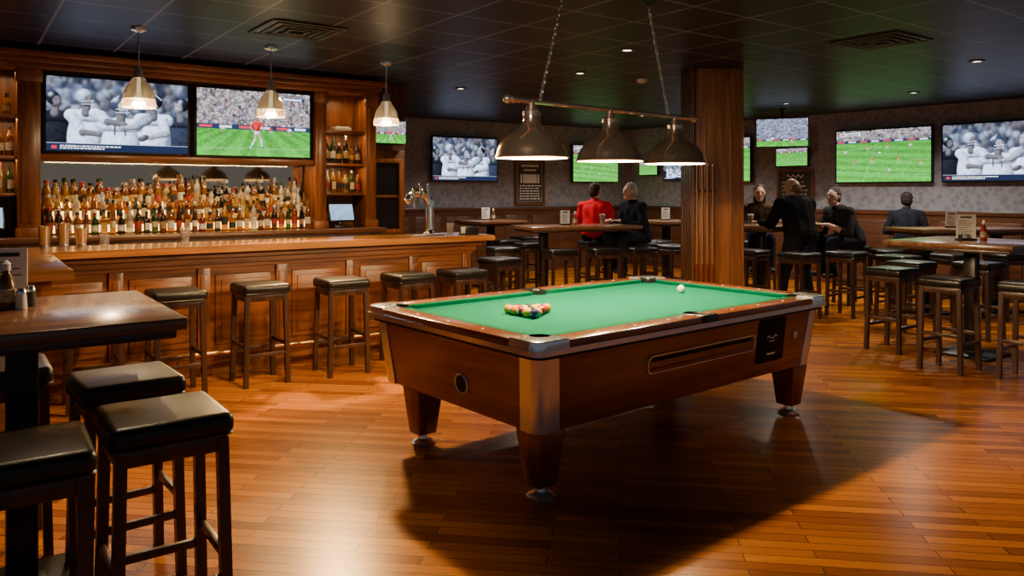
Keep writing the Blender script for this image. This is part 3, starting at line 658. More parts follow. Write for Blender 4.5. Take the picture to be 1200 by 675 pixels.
m=MB(); m.prism(rr(.455,.011,.009),-.002,.0035,T=T@Matrix.Translation((0,.024,0))); obj('slot_shadow_strip',m,M['panelblack'],tr)  # black strip stands in for the shadow gap in the ball return
m=MB(); m.prism(rr(.46,.007,.005),.0,.009,T=T@Matrix.Translation((0,-.032,0)),bev=.003); obj('tray_lip',m,M['poolwood'],tr)
T=side_T(.695,.565)@Matrix.Rotation(rad(90),4,'X')
m=MB(); m.prism(rr(.145,.138,.012),-.002,.006,T=T,bev=.003); cp=obj('coin_panel',m,M['panelblack'],pt)
m=MB(); m.tube([(-.055+.022*k,.022+.010*math.sin(k*1.9),.007) for k in range(6)],.0045,6,T=T); m.tube([(-.03+.015*k,-.004,.007) for k in range(5)],.003,6,T=T); obj('pale_mark',m,M['white'],cp)
m=MB(); m.prism(rr(.045,.006,.005),.004,.010,T=T@Matrix.Translation((.0,-.085,0))); obj('coin_slide',m,M['silver'],cp)
T=side_T(.965,.565)
m=MB(); m.box((0,-.004,0),(.04,.010,.045),.004,T=T); m.cone((0,-.008,0),(0,-.013,0),.010,T=T); obj('coin_lock',m,M['silver'],pt)
TE=Matrix.Translation((-(BX+(TX-BX)*(.47-BZ)/(TZp-BZ)),-.11,.48))@Matrix.Rotation(-ph,4,'Y')@Matrix.Rotation(rad(-90),4,'Z')
m=MB(); m.lathe([(.047,0),(.058,0),(.058,.008),(.053,.011),(.047,.008)],28,T=TE@Matrix.Rotation(rad(90),4,'X'),closed=True); hr=obj('return_hole_ring',m,M['silver'],pt)
m=MB(); m.cone((0,.002,0),(0,-.006,0),.049,seg=28,T=TE); obj('return_hole',m,M['panelblack'],hr)
def ploc(x,y,z):
    c,s=math.cos(PA),math.sin(PA); return (PC.x+c*x-s*y,PC.y+s*x+c*y,z)
BCOL={'yellow':(.85,.50,.02),'red':(.60,.02,.012),'crimson':(.40,.012,.02),'orange':(.85,.24,.015),'pale orange':(.85,.38,.08),'maroon':(.16,.010,.013),'black':(.012,.012,.012),'gold':(.75,.40,.015),'amber':(.75,.30,.01),'navy':(.015,.025,.12)}
def ballmat(name,col,stripe):
    m,t,b=nt(name); N=t.nodes.new; L=t.links.new
    tc=N('ShaderNodeTexCoord'); sp=N('ShaderNodeSeparateXYZ'); L(tc.outputs['Object'],sp.inputs[0])
    ab=N('ShaderNodeMath'); ab.operation='ABSOLUTE'; L(sp.outputs[2],ab.inputs[0])
    gt=N('ShaderNodeMath'); gt.operation='GREATER_THAN'; gt.inputs[1].default_value=.022 if stripe else 1
    L(ab.outputs[0],gt.inputs[0]); mx=N('ShaderNodeMixRGB'); mx.inputs['Color1'].default_value=tuple(col)+(1,); mx.inputs['Color2'].default_value=(.7,.63,.48,1)
    L(gt.outputs[0],mx.inputs['Fac'])
    ax=N('ShaderNodeMath'); ax.operation='ABSOLUTE'; L(sp.outputs[0],ax.inputs[0])
    g2=N('ShaderNodeMath'); g2.operation='GREATER_THAN'; g2.inputs[1].default_value=.0275; L(ax.outputs[0],g2.inputs[0])
    m2=N('ShaderNodeMixRGB'); m2.inputs['Color2'].default_value=(.7,.63,.48,1); L(g2.outputs[0],m2.inputs['Fac']); L(mx.outputs['Color'],m2.inputs['Color1'])
    L(m2.outputs['Color'],b.inputs['Base Color']); b.inputs['Roughness'].default_value=.12; return m
order=[('amber',0),('red',0),('orange',1),('maroon',0),('yellow',1),('black',0),('pale orange',0),('black',1),('gold',0),('crimson',0),('navy',0),('yellow',0),('maroon',1),('orange',0),('gold',1)]
k=0; rB=.0286
for row in range(5):
    for j in range(row+1):
        col,st=order[k]; k+=1
        m=MB(); m.ball((0,0,0),rB,u=24,v=16)
        o=obj('pool_ball',m,ballmat(f"{col.replace(' ','_')}_{'striped' if st else 'solid'}_ball",BCOL[col],st))
        o.location=ploc(-.53-row*.0505,(j-row/2)*.0582,.772+rB+.0003); o.rotation_euler=(random.uniform(1.0,1.9) if st else 0,random.uniform(-.3,.3),random.uniform(0,6))
        tag(o,(f"{col} ball with white ends in the racked triangle on green cloth" if st else f"solid {col} ball in the racked triangle on green cloth"),'pool ball','racked pool balls')
m=MB(); m.ball((0,0,0),rB,u=24,v=16); o=obj('cue_ball',m,pm('cue_ball_ivory',(.85,.8,.68),.08,0,.03)); o.location=ploc(.833,.06,.772+rB+.0003); tag(o,'lone white cue ball on the green cloth','pool ball')
# ------------------------------------------------------------------ lamp over the pool table
P0=Vector((-.015,4.42)); PD=Vector((.746,.666)); PANG=math.atan2(.666,.746); PZ=2.035
bl=thing('billiard_light','three shade bronze billiard lamp hung on two chains above the pool table','lamp',(P0.x+.895*PD.x,P0.y+.895*PD.y,PZ),PANG)
m=MB(); m.cone((-.895,0,0),(.895,0,0),.0145,seg=14); 
obj('rod',m,M['bronze'],bl)
for s in (-1,1):
    m=MB(); m.ball((s*.91,0,0),.026); m.cone((s*.86,0,0),(s*.885,0,0),.02); obj('finial',m,M['bronze'],bl)
SZ=-.335
for x in (-.719,-.018,.681):
    T=Matrix.Translation((x,0,SZ))
    outp=[(.220,0),(.222,.006),(.216,.016),(.208,.045),(.192,.08),(.165,.115),(.128,.145),(.09,.168),(.065,.19),(.052,.215),(.05,.262)]
    inp=[(.044,.255),(.045,.21),(.058,.186),(.084,.162),(.122,.138),(.159,.108),(.186,.075),(.202,.042),(.210,.015),(.214,0)]
    m=MB(); m.lathe(outp+inp,40,T=T,closed=True)
    sh=obj('shade',m,[M['bronze'],M['enamel']],bl)
    for p in sh.data.polygons:
        c=p.center; nn=p.normal
        if (nn.x*(c.x-x)+nn.y*c.y)<0: p.material_index=1
    m=MB(); m.lathe([(0,.245),(.055,.25),(.055,.275),(.035,.285),(.03,.31),(.016,.315),(.016,.345),(0,.345)],24,T=T); obj('lamp_cap',m,M['bronze'],sh)
    m=MB(); m.ball((x,0,SZ+.075),.035,(1,1,1.15)); m.cone((x,0,SZ+.11),(x,0,SZ+.25),.02,.02); 
    b=obj('bulb',m,M['bulb'],sh)
    w=Matrix.Translation(bl.location)@Matrix.Rotation(PANG,4,'Z')
    p=w@Vector((x,0,SZ+.03)); light('pool_lamp_light','POINT',p,160,(1,.69,.35),shadow_soft_size=.02)
def chain(x0,z0,x1,z1):
    m=MB(); L=math.hypot(x1-x0,z1-z0); n=int(L/.03); d=Vector((x1-x0,0,z1-z0)).normalized()
    for i in range(n):
        c=Vector((x0,0,z0))+d*(L*(i+.5)/n)
        q=d.to_track_quat('Z','Y').to_matrix().to_4x4()@Matrix.Rotation(rad(90*(i%2)),4,'Z')
        pts=[]
        for k in range(12):
            a=2*math.pi*k/12; pts.append((.0085*math.cos(a),0,.0105*math.sin(a)+(.0085 if math.sin(a)>0 else -.0085)))
        m.tube(pts,.0032,5,closed=True,T=Matrix.Translation(c)@q)
    return m
TOP=CH-PZ
obj('chain',chain(-.65,.012,-.43,TOP-.012),M['steel'],bl); obj('chain',chain(.60,.012,.38,TOP-.012),M['steel'],bl)
for x in (-.43,.38):
    m=MB(); m.lathe([(0,-.03),(.012,-.028),(.045,-.004),(.045,-.0005),(0,-.0005)],20,T=Matrix.Translation((x,0,TOP))); obj('ceiling_hook',m,M['blackm'],bl)
for x in (-.65,.60):
    m=MB(); m.tube([(x+.017*math.cos(a),0,.006+.017*math.sin(a)) for a in [2*math.pi*k/14 for k in range(14)]],.003,6,closed=True); obj('ring',m,M['steel'],bl)
# ------------------------------------------------------------------ bar pendants
for (x,y,lb) in ((-2.96,6.09,'bell pendant lamp above the bar, nearest, in front of the left television'),(-2.16,6.88,'bell pendant lamp above the bar, in front of the right television'),(-1.26,7.70,'bell pendant lamp above the bar near the door, farthest')):
    r=thing('pendant_lamp',lb,'lamp',(x,y,2.17),0,'pendant lamps above the bar')
    top=CH-2.17
    m=MB(); m.lathe([(0,top-.001),(.06,top-.001),(.058,top-.02),(.02,top-.035),(0,top-.035)],24); obj('canopy',m,M['alu'],r)
    m=MB(); m.cone((0,0,.3),(0,0,top-.03),.007); obj('stem',m,M['alu'],r)
    m=MB(); m.lathe([(0,.32),(.018,.32),(.03,.305),(.036,.26),(.042,.235),(0,.235)],24); obj('socket_cap',m,M['alu'],r)
    pro=[(.118,.065),(.112,.10),(.099,.14),(.080,.175),(.058,.205),(.042,.238)]
    m=MB(); m.lathe(pro+[(a-.005,b) for a,b in pro[::-1]],72,closed=True,rib=.003); sh=obj('shade',m,M['pendmetal'],r)
    pro=[(.126,0),(.1255,.03),(.122,.05),(.117,.068)]
    m=MB(); m.lathe(pro+[(a-.004,b) for a,b in pro[::-1]],72,closed=True,rib=.003); obj('glass_skirt',m,M['pendglass'],sh)
    m=MB(); m.ball((0,0,.07),.033,(1,1,1.2)); m.cone((0,0,.11),(0,0,.235),.016); obj('bulb',m,M['bulb'],r)
    light('pendant_light','POINT',(x,y,2.185),32,(1,.68,.34),shadow_soft_size=.035)
# ------------------------------------------------------------------ ceiling fittings
def downlight(x,y,lb,e=55,sz=110,c=(1,.88,.74)):
    r=thing('downlight',lb,'ceiling light',(x,y,CH),0,'recessed ceiling downlights')
    m=MB(); m.lathe([(.045,-.001),(.075,-.001),(.075,-.008),(.045,-.014)],24,closed=True); obj('trim_ring',m,M['vent'],r)
    m=MB(); m.cone((0,0,-.001),(0,0,-.006),.045,seg=24); obj('lens',m,M['downlens'],r)
    light('downlight_beam','SPOT',(x,y,CH-.03),e,c,spot_size=rad(sz),spot_blend=.8,shadow_soft_size=.05,rot=(0,0,0))
downlight(1.05,7.0,'recessed downlight in ceiling just left of the column top',40,110,(1,.74,.48))
downlight(.74,8.36,'recessed downlight in ceiling behind the billiard lamp',100,110,(1,.74,.48))
downlight(-.64,9.6,'recessed downlight in ceiling over the end of the bar',200,130,(1,.80,.58))
downlight(5.23,10.0,'recessed downlight in ceiling above the right televisions',290,150)
downlight(4.0,11.2,'recessed downlight in ceiling beside hanging television',260,150)
downlight(.25,11.6,'recessed downlight in ceiling near far wall poster',290,148)
downlight(2.2,13.0,'recessed downlight in ceiling in the far corner',290,148)
downlight(4.6,7.6,'recessed downlight in ceiling above the right high table',160,120,(1,.74,.48))
m=MB(); m.lathe([(0,0),(.06,0),(.06,-.02),(.04,-.04),(0,-.042)],24); tag(obj('smoke_detector',m,M['dial'],loc=(1.5,8.86,CH-.0005)),'small round smoke detector on ceiling left of column','smoke detector')
for (x,y,lb) in ((-1.72,6.16,'square slatted air vent in ceiling above the bar stools'),(3.17,6.6,'square slatted air vent in ceiling right of the column')):
    r=thing('air_vent',lb,'air vent',(x,y,CH),A36,'ceiling air vents')
    m=MB()
    for k in range(4):
        h=.3-.07*k
        for a in ((-h,h,-h,-h+.03),(-h,h,h-.03,h),(-h,-h+.03,-h+.03,h-.03),(h-.03,h,-h+.03,h-.03)): m.bx(a[0],a[1],a[2],a[3],-.012-.004*k,-.001,.003)
    obj('slats',m,M['vent'],r)
    m=MB(); m.bx(-.27,.27,-.27,.27,-.006,-.001); obj('backing',m,M['black'],r)
# ------------------------------------------------------------------ stools
def make_stool():
    r=thing('bar_stool','','stool',(0,0,0),0)
    m=MB(); m.box((0,0,.745),(.37,.37,.075),.028,seg=4); st=obj('seat',m,M['leather'],r)
    m=MB(); m.tube([(x,y,.716) for x,y in rr(.181,.181,.03,4)],.006,6,closed=True); obj('piping',m,M['leather'],st)
    m=MB(); m.bx(-.165,.165,-.165,.165,.655,.71,.004); obj('seat_frame',m,M['legwood'],r)
    for sx in (-1,1):
        for sy in (-1,1):
            a=Vector((sx*.15,sy*.15,.70)); b=Vector((sx*.165,sy*.165,0)); m=MB()
            t=.0175
            m.prism([(b.x-t,b.y-t),(b.x+t,b.y-t),(b.x+t,b.y+t),(b.x-t,b.y+t)],0,.70,pts1=[(a.x-t,a.y-t),(a.x+t,a.y-t),(a.x+t,a.y+t),(a.x-t,a.y+t)]); obj('leg',m,M['legwood'],r)
    for (a,b,z) in (((-.15,-.16),(.15,-.16),.24),((-.15,.16),(.15,.16),.24),((-.16,-.15),(-.16,.15),.31),((.16,-.15),(.16,.15),.31)):
        m=MB(); c=((a[0]+b[0])/2,(a[1]+b[1])/2,z); m.box(c,(abs(a[0]-b[0])+.022 or .022,abs(a[1]-b[1])+.022,.03),.004); obj('stretcher',m,M['legwood'],r)
    return r
proto=make_stool(); used=[False]
def stool(x,y,rz,lab,group='bar stools with black leather seats'):
    if not used[0]:
        used[0]=True; o=proto; o.location=(x,y,0); o.rotation_euler=(0,0,rz); o['label']=lab; o['group']=group; return o
    return dup(proto,(x,y,0),rz,lab,group)
for i,(t,d) in enumerate(((.53,-.3),(1.06,-.33),(1.70,-.27),(2.36,-.33),(3.0,-.3),(3.57,-.3))):
    p=bp(t,d); stool(p[0],p[1],A36+random.uniform(-.06,.06),f"black leather bar stool along the bar front, {ordn(i+1)} from the left")
stool(-.13,8.4,A36,'black leather bar stool just past the right end of the bar')
L='black leather bar stool '
stool(-1.16,2.55,A36,L+'in the left foreground, right one of the front pair')
stool(-1.53,3.04,A36+.05,L+'tucked under left foreground table, nearest the bar')
stool(-1.41,2.19,A36-.03,L+'cut by the left photo edge, nearest the camera')
stool(-2.14,3.2,A36,L+'behind the post of the left foreground table')
for (x,y,r,lb) in (
 (.6,9.67,.35,'front side of the middle long table, left one'),(1.17,9.87,.3,'front side of the middle long table, centre one'),(1.66,10.06,.4,'front side of the middle long table, right one'),
 (-.12,10.04,.35,'at the left end of the middle long table'),(.26,10.9,.35,'behind the middle long table, empty, left of red shirt'),
 (1.2,11.28,.35,'under the person in the red shirt'),(1.84,11.0,.35,'under the grey haired person in dark clothes'),
 (-.85,11.85,.5,'left of the small far table past the bar'),(-.1,11.6,.5,'in front of the small far table past the bar'),(.2,12.5,.5,'right of the small far table past the bar'),
 (2.15,11.45,.6,'left of the far table behind the column'),(2.18,10.5,.6,'standing alone just left of the column'),(2.95,11.7,.6,'right of the far table behind the column'),
 (2.98,9.6,.7,'just right of column, left of standing man'),(3.62,11.28,.5,'under the person facing the standing man'),(4.56,10.3,.2,'under the seated man in charcoal shirt facing left'),
 (3.42,9.15,.55,'directly in front of the standing man in black'),(4.05,9.3,.7,'right of the standing man, nearest him'),(4.4,8.75,.5,'between the standing man and right high table'),
 (5.5,10.72,.2,'under the dark figure by the right wall'),(5.15,8.95,.2,'front of the far right long table, left one'),(5.8,9.0,.2,'front of the far right long table, right one'),(4.72,9.6,.2,'left end of the far right long table'),
 (3.62,7.3,.55,'at left corner of the right high table'),(3.70,6.5,.62,'in front of right high table, left one'),(4.13,6.12,.66,'in front of right high table, right one'),
 (4.15,7.98,.6,'behind the right high table, left one'),(4.8,7.9,.6,'behind the right high table, right one')):
    stool(x,y,r,L+lb)
# ------------------------------------------------------------------ high tables
def hightable(x,y,rz,w,d,lab,two=False):
    r=thing('high_table',lab,'table',(x,y,0),rz)
    m=MB(); m.bx(-w/2,w/2,-d/2,d/2,1.005,1.05,.006); obj('tabletop',m,M['tabletop'],r)
    m=MB(); m.bx(-w/2+.03,w/2-.03,-d/2+.03,d/2-.03,.975,1.006,.004); obj('edge_frame',m,M['legwood'],r)
    for px in ((-w*.3,w*.3) if two else (0,)):
        m=MB(); m.bx(px-.05,px+.05,-.05,.05,.02,.98,.004); m.bx(px-.16,px+.16,-.16,.16,.955,.976,.004); obj('post',m,M['blackm'],r)
        m=MB(); m.box((px,0,.012),(.48,.48,.024),.006); m.box((px,0,.032),(.16,.16,.02),.006); obj('base_plate',m,M['blackm'],r)
    return r
hightable(-1.826,2.86,A36,.95,.95,'square wooden high table in the left foreground')
hightable(.87,10.4,rad(20),1.6,.78,'long high table in the middle behind the pool table',True)
hightable(-.34,12.25,rad(33),.85,.85,'small high table near the far wall past the bar')
hightable(2.45,12.2,rad(33),.85,.85,'small high table in the far corner behind the column')
hightable(3.41,10.5,rad(40),.85,.85,'high table where the standing man in black leans')
hightable(4.25,7.1,A36,1.1,1.1,'large square high table at the right edge')
hightable(5.65,9.65,rad(8),1.6,.75,'long high table along the right wall',True)
def menu(x,y,z,rz,lab,h=.2,w=.13):
    r=thing('menu_stand',lab,'menu stand',(x,y,z),rz)
    m=MB(); m.box((0,0,.0105),(w+.02,.07,.02),.004); obj('base_block',m,M['legwood'],r)
    m=MB(); m.bx(-w/2,w/2,-.003,.003,.018,h); cd=obj('card',m,M['white'],r)
    m=MB(); R=random.Random(int(x*100)); zz=h-.025
    m.bx(-w*.28,w*.28,-.0042,-.003,zz-.008,zz+.008); zz-=.03
    while zz>.04:
        m.bx(-w*.4,-w*.4+w*R.uniform(.4,.8),-.0042,-.003,zz-.002,zz+.002); zz-=.013
    obj('print',m,M['ink'],cd)
def sauce(x,y,z,mat,lab):
    r=thing('sauce_bottle',lab,'bottle',(x,y,z))
    m=MB(); m.lathe([(0,0),(.028,0),(.03,.006),(.03,.09),(.022,.12),(.013,.14),(.012,.155),(0,.155)],20); obj('bottle_body',m,mat,r)
    m=MB(); m.lathe([(0,.15),(.015,.15),(.014,.175),(.005,.185),(0,.19)],16); obj('cap',m,M['white'],r)
    m=MB(); m.lathe([(.0306,.03),(.0306,.08)],20); obj('paper_label',m,LM['cream'],r)
def shaker(x,y,z,mat,lab):
    r=thing('shaker',lab,'shaker',(x,y,z))
    m=MB(); m.lathe([(0,0),(.02,0),(.021,.004),(.017,.06),(0,.06)],16); obj('glass_jar',m,mat,r)
    m=MB(); m.lathe([(0,.058),(.018,.058),(.018,.068),(.012,.08),(0,.082)],16); obj('lid',m,M['steel'],r)
TZ=1.0505
menu(-2.0,3.06,TZ,rad(20),'white menu card in wooden block on left foreground table',.225,.12)
sauce(-1.935,2.94,TZ,M['mustard'],'brown sauce bottle with cream label on left foreground table')
shaker(-1.885,2.95,TZ,M['white'],'white salt shaker with steel lid on left foreground table'); shaker(-1.90,3.03,TZ,M['ink'],'dark pepper shaker with steel lid on left foreground table')
menu(.72,10.42,TZ,rad(15),'menu card standing on the middle long table',.2); sauce(.86,10.47,TZ,M['ketchup'],'red sauce bottle on the middle long table')
menu(4.22,7.14,TZ,rad(-25),'menu card standing on the large right high table',.24,.16); sauce(4.36,7.1,TZ,M['ketchup'],'red sauce bottle on the large right high table'); shaker(4.12,7.06,TZ,M['ink'],'pepper shaker on the large right high table')
menu(5.55,9.7,TZ,rad(-20),'menu card standing on the long table along right wall',.2); sauce(-.3,12.25,TZ,M['mustard'],'brown sauce bottle on the small far table'); menu(-.42,12.3,TZ,rad(10),'menu card on the small far table past the bar',.2)
menu(2.45,12.25,TZ,rad(-10),'menu card on the far corner table behind the column',.2)
def pint(x,y,z,lab,full=True,h=.15):
    r=thing('pint_glass',lab,'glass',(x,y,z))
    m=MB(); m.lathe([(0,0),(.03,0),(.042,h),(.04,h),(.0285,.006),(0,.006)],22); obj('glass',m,M['glass'],r)
    if full:
        m=MB(); m.lathe([(0,.007),(.0275,.007),(.0375,h*.82),(0,h*.82)],20); obj('beer',m,M['beer'],r)
        m=MB(); m.lathe([(0,h*.82),(.0377,h*.82),(.039,h*.95),(0,h*.97)],20); obj('froth',m,M['foam'],r)
pint(1.25,10.62,TZ,'pint of beer on middle long table by red shirt'); pint(3.3,10.62,TZ,'pint of beer on the table of the standing man'); pint(3.6,10.55,TZ,'second pint of beer nearer the seated man facing left')
p=bp(1.31,.47,1.0705); pint(*p,'empty glass standing on the bar in front of bottles',False,.13)
p=bp(.72,.56,1.0705); pint(*p,'short empty glass on the bar beside steel tins',False,.09)
p=bp(3.88,.42,1.0705); pint(*p,'empty glass on the bar right of the taps',False,.11)
for (t,d,h,lb) in ((.30,.47,.17,'leftmost steel shaker tin on the bar'),(.43,.50,.19,'middle tallest steel shaker tin on the bar'),(.54,.42,.15,'rightmost shortest steel shaker tin on the bar')):
    r=thing('shaker_tin',lb,'shaker',bp(t,d,1.0705),0,'steel shaker tins on the bar')
    m=MB(); m.lathe([(0,0),(.033,0),(.044,h*.98),(.046,h),(.043,h),(.032,.005),(0,.005)],22); obj('cup',m,M['steel'],r)
    m=MB(); m.lathe([(.0345,.012),(.0365,.014),(.0365,.022),(.035,.024)],22); obj('base_band',m,M['chrome'],r)
r=thing('napkin_caddy','dark napkin caddy with paper napkins on bar end','napkin caddy',bp(3.95,.17,1.0705),A36)
m=MB(); m.bx(-.08,.08,-.06,.06,0,.012,.003); m.bx(-.08,.08,-.06,-.052,.01,.08,.003); m.bx(-.08,.08,.052,.06,.01,.08,.003); obj('tray',m,M['black'],r)
m=MB(); m.bx(-.07,.07,-.048,.048,.0125,.075,.004); obj('napkin_stack',m,M['paper'],r)
# curved chrome tap fixture
r=thing('beer_tap_tower','tall curved chrome beer tap fixture standing on the bar','beer tap',bp(3.58,.42,1.0705),A36)
m=MB(); m.lathe([(0,0),(.07,0),(.07,.012),(.05,.028),(.042,.05),(0,.05)],28,T=Matrix.Translation((.06,0,0))); obj('base',m,M['chrome'],r)
arcp=[(.06,0,.03),(.06,0,.15),(.06,0,.27)]+[(.06-.13+.13*math.cos(a),0,.30+.12*math.sin(a)) for a in [rad(12*k) for k in range(0,14)]]
m=MB(); m.tube(arcp,.042,16); m.ball(arcp[-1],.042); obj('arched_pipe',m,M['chrome'],r)
for i,a in enumerate((60,100,140)):
    x=.06-.13+.13*math.cos(rad(a)); z=.30+.12*math.sin(rad(a))
    m=MB(); m.cone((x,-.02,z),(x,-.09,z),.013); m.cone((x,-.08,z+.005),(x,-.095,z-.10),.011,.009); sp=obj('spout',m,M['chrome'],r)
    m=MB(); m.lathe([(0,0),(.009,0),(.011,.02),(.017,.06),(.017,.08),(.008,.092),(0,.094)],14,T=Matrix.Translation((x,-.08,z+.01))); obj('tap_handle',m,M['chrome'],sp)
m=MB(); m.bx(-.21,.12,-.2,-.08,.0,.015,.004); obj('drip_tray',m,M['steel'],r)
# ------------------------------------------------------------------ people
SKINM=pm('skin_light',(.46,.25,.165),.5,0,.06)
EYE=pm('eye_dark',(.03,.02,.02),.2); LIP=pm('lips',(.33,.12,.10),.45); SHOE=pm('black_shoes',(.015,.013,.012),.4); DENIM=pm('dark_trousers',(.014,.016,.026),.95,spec=.05)
def person(label,loc,face,top,hairc,seated=True,lean=.35,sz=.78,yaw=0,pitch=0,hl=(-.14,.40,1.095),hr_=(.14,.40,1.095),sc=1.0,longhair=False,bald=False,wide=1.0,bare=False):
    caps=[]; els=[]
    V=Vector
    if seated: pel=V((0,0,sz+.10))
    else: pel=V((0,-.05,.93))
    s=V((0,math.sin(lean),math.cos(lean)))
    C=lambda tg,a,b,r0,r1: caps.append((tg,V(a),V(b),r0,r1))
    for sx in (-1,1):
        hip=pel+V((sx*.085*wide,0,-.01))
        C('bottom',hip,pel+V((sx*.07*wide,0,.06)),.10*wide,.10*wide)
        C('top',pel+s*.02+V((sx*.070*wide,0,0)),pel+s*.2+V((sx*.062*wide,0,0)),.112*wide,.104*wide)
        C('top',pel+s*.2+V((sx*.062*wide,0,0)),pel+s*.36+V((sx*.078*wide,0,0)),.106*wide,.112*wide)
        sh=pel+s*.425+V((sx*.182*wide,0,0))
        C('top',pel+s*.42+V((sx*.05,0,0)),sh,.092*wide,.070*wide)
        C('top',pel+s*.44,pel+s*.49,.085,.060)
        if seated: kn=V((sx*.13,.40,sz+.075)); an=V((sx*.13,.37,sz-.33))
        else: kn=V((sx*.11*wide,.05+.05*(sx<0),.50)); an=V((sx*.14*wide,-.04+.14*(sx<0),.085))
        C('bottom',hip,kn,.09*wide,.065*wide); C('bottom',kn,an,.063*wide,.048)
        C('shoe',an+V((0,-.03,-.035)),an+V((sx*.02,.15,-.045)),.042,.034)
        hd=V(hl if sx<0 else hr_); d=hd-sh; Ls=.29
        if d.length>2*Ls-.01: hd=sh+d.normalized()*(2*Ls-.01); d=hd-sh
        pole=V((sx*.45,-.3,-.8)); pole-=d.normalized()*pole.dot(d.normalized()); pole.normalize()
        el=sh+d/2+pole*math.sqrt(max(0,Ls*Ls-d.length_squared/4))
        C('top',sh,el,.064*wide,.052*wide)
        if bare: C('top',el,el+(hd-el)*.25,.054*wide,.050*wide); C('skin',el,hd,.044*wide,.032)
        else: C('top',el,hd,.052*wide,.038)
        fd=(hd-el).normalized(); fd.z*=.3; fd.normalize()
        side=V((-fd.y,fd.x,0)).normalized()*sx
        C('skin',hd,hd+fd*.03,.026,.026)
        for j in (-1.2,-.4,.4,1.2): C('skin',hd+fd*.02+side*j*.014,hd+fd*.085+side*j*.02,.016,.0135)
        for j,ln in ((-1.5,.07),(-.5,.082),(.5,.078),(1.5,.06)):
            a=hd+fd*.085+side*j*.019; b=a+fd*ln*.55+V((0,0,-.006)); c=b+fd*ln*.42+V((0,0,-.018))
            C('skin',a,b,.0095,.009); C('skin',b,c,.009,.0075)
        a=hd+fd*.03-side*.022; b=a+fd*.035-side*.03; c=b+fd*.035-side*.008; C('skin',a,b,.012,.011); C('skin',b,c,.011,.009)
    C('top',pel+s*.04,pel+s*.36,.125*wide,.125*wide)
    nb=pel+s*.475; hc=nb+V((0,math.sin(lean*.6)*.15+.015,.165*math.cos(lean*.6)))
    C('top',nb+s*.005,nb+s*.035,.070,.064)
    C('skin',nb,hc+V((0,-.015,-.06)),.058,.054)
    HR=Matrix.Translation(hc)@Matrix.Rotation(yaw,4,'Z')@Matrix.Rotation(pitch,4,'X')
    def Hh(p): return HR@V(p)
    def E(tg,p,r): els.append((tg,V(p),V(r)))
    E('skin',(0,0,.015),(.076,.096,.106)); E('skin',(0,.025,-.055),(.056,.064,.062))
    caps_h=[('skin',(0,.088,.022),(0,.108,-.018),.011,.015),('lip',(-.02,.084,-.055),(.02,.084,-.055),.009,.009),
      ('skin',(-.03,.083,.038),(-.012,.088,.036),.011,.01),('skin',(.012,.088,.036),(.03,.083,.038),.01,.011),
      ('skin',(-.074,-.005,.02),(-.08,-.015,-.012),.018,.012),('skin',(.074,-.005,.02),(.08,-.015,-.012),.018,.012),
      ('eye',(-.031,.083,.016),(-.029,.084,.016),.0095,.0095),('eye',(.029,.084,.016),(.031,.083,.016),.0095,.0095),('skin',(0,.078,-.088),(0,.07,-.092),.02,.02)]
    for tg,a,b,r0,r1 in caps_h: C(tg,Hh(a),Hh(b),r0,r1)
    def build(caps,els):
        m=MB()
        for tg,a,b,r0,r1 in caps:
            m.ball(a,r0,u=12,v=8); m.ball(b,r1,u=12,v=8)
            if (b-a).length>1e-3: m.cone(a,b,r0,r1,12)
        for tg,p,r in els: m.ball((0,0,0),1,u=24,v=16,T=HR@Matrix.Translation(p)@Matrix.Diagonal((*r,1)))
        return m
    r=thing('person',label,'person',loc,face-math.pi/2); r.scale=(sc,sc,sc)
    def remesh(name,m,vox,mats,it):
        o=obj(name,m,mats,r); md=o.modifiers.new('r','REMESH'); md.mode='VOXEL'; md.voxel_size=vox
        md2=o.modifiers.new('s','SMOOTH'); md2.factor=.5; md2.iterations=it
        bpy.context.view_layer.update()
        dg=bpy.context.evaluated_depsgraph_get(); me=D.meshes.new_from_object(o.evaluated_get(dg))
        o.modifiers.clear(); old=o.data; o.data=me; D.meshes.remove(old); me.name=name
        me.materials.clear()
        for mt in mats: me.materials.append(mt)
        me.polygons.foreach_set('use_smooth',[True]*len(me.polygons)); return o
    mats=[SKINM,top,DENIM,SHOE,EYE,LIP]; idx={'skin':0,'top':1,'bottom':2,'shoe':3,'eye':4,'lip':5}
    body_=remesh('body',build(caps,els),.0095,mats,3)
    me=body_.data; n=len(me.polygons); P=np.empty(n*3); me.polygons.foreach_get('center',P); P=P.reshape(-1,3)
    best=np.full(n,1e9); bi=np.zeros(n,dtype=np.int32)
    for tg,a,b,r0,r1 in caps:
        a=np.array(a); b=np.array(b); ab=b-a; L2=max(1e-9,ab@ab); t=np.clip(((P-a)@ab)/L2,0,1)
        dd=np.linalg.norm(P-a-t[:,None]*ab,axis=1)-(r0+(r1-r0)*t)
        if tg in('eye','lip'): dd-=.0012
        k=dd<best; best[k]=dd[k]; bi[k]=idx[tg]
    inv=np.array(HR.inverted()); Q=P@inv[:3,:3].T+inv[:3,3]
    for tg,p,rr_ in els:
        q=(Q-np.array(p))/np.array(rr_); dd=(np.linalg.norm(q,axis=1)-1)*min(rr_)
        k=dd<best; best[k]=dd[k]; bi[k]=idx[tg]
    me.polygons.foreach_set('material_index',bi); me.update()
    # soft folds in the clothes
    co=np.empty(len(me.vertices)*3); me.vertices.foreach_get('co',co); co=co.reshape(-1,3)
    nr=np.empty(len(me.vertices)*3); me.vertices.foreach_get('normal',nr); nr=nr.reshape(-1,3)
    cloth=np.zeros(len(me.vertices),bool)
    for p in me.polygons:
        if p.material_index in (1,2): cloth[list(p.vertices)]=True
    w_=(.0035*np.sin(co[:,2]*26+4*np.sin(co[:,0]*7+1)+co[:,1]*11)+.002*np.sin(co[:,0]*38+co[:,2]*17))*cloth
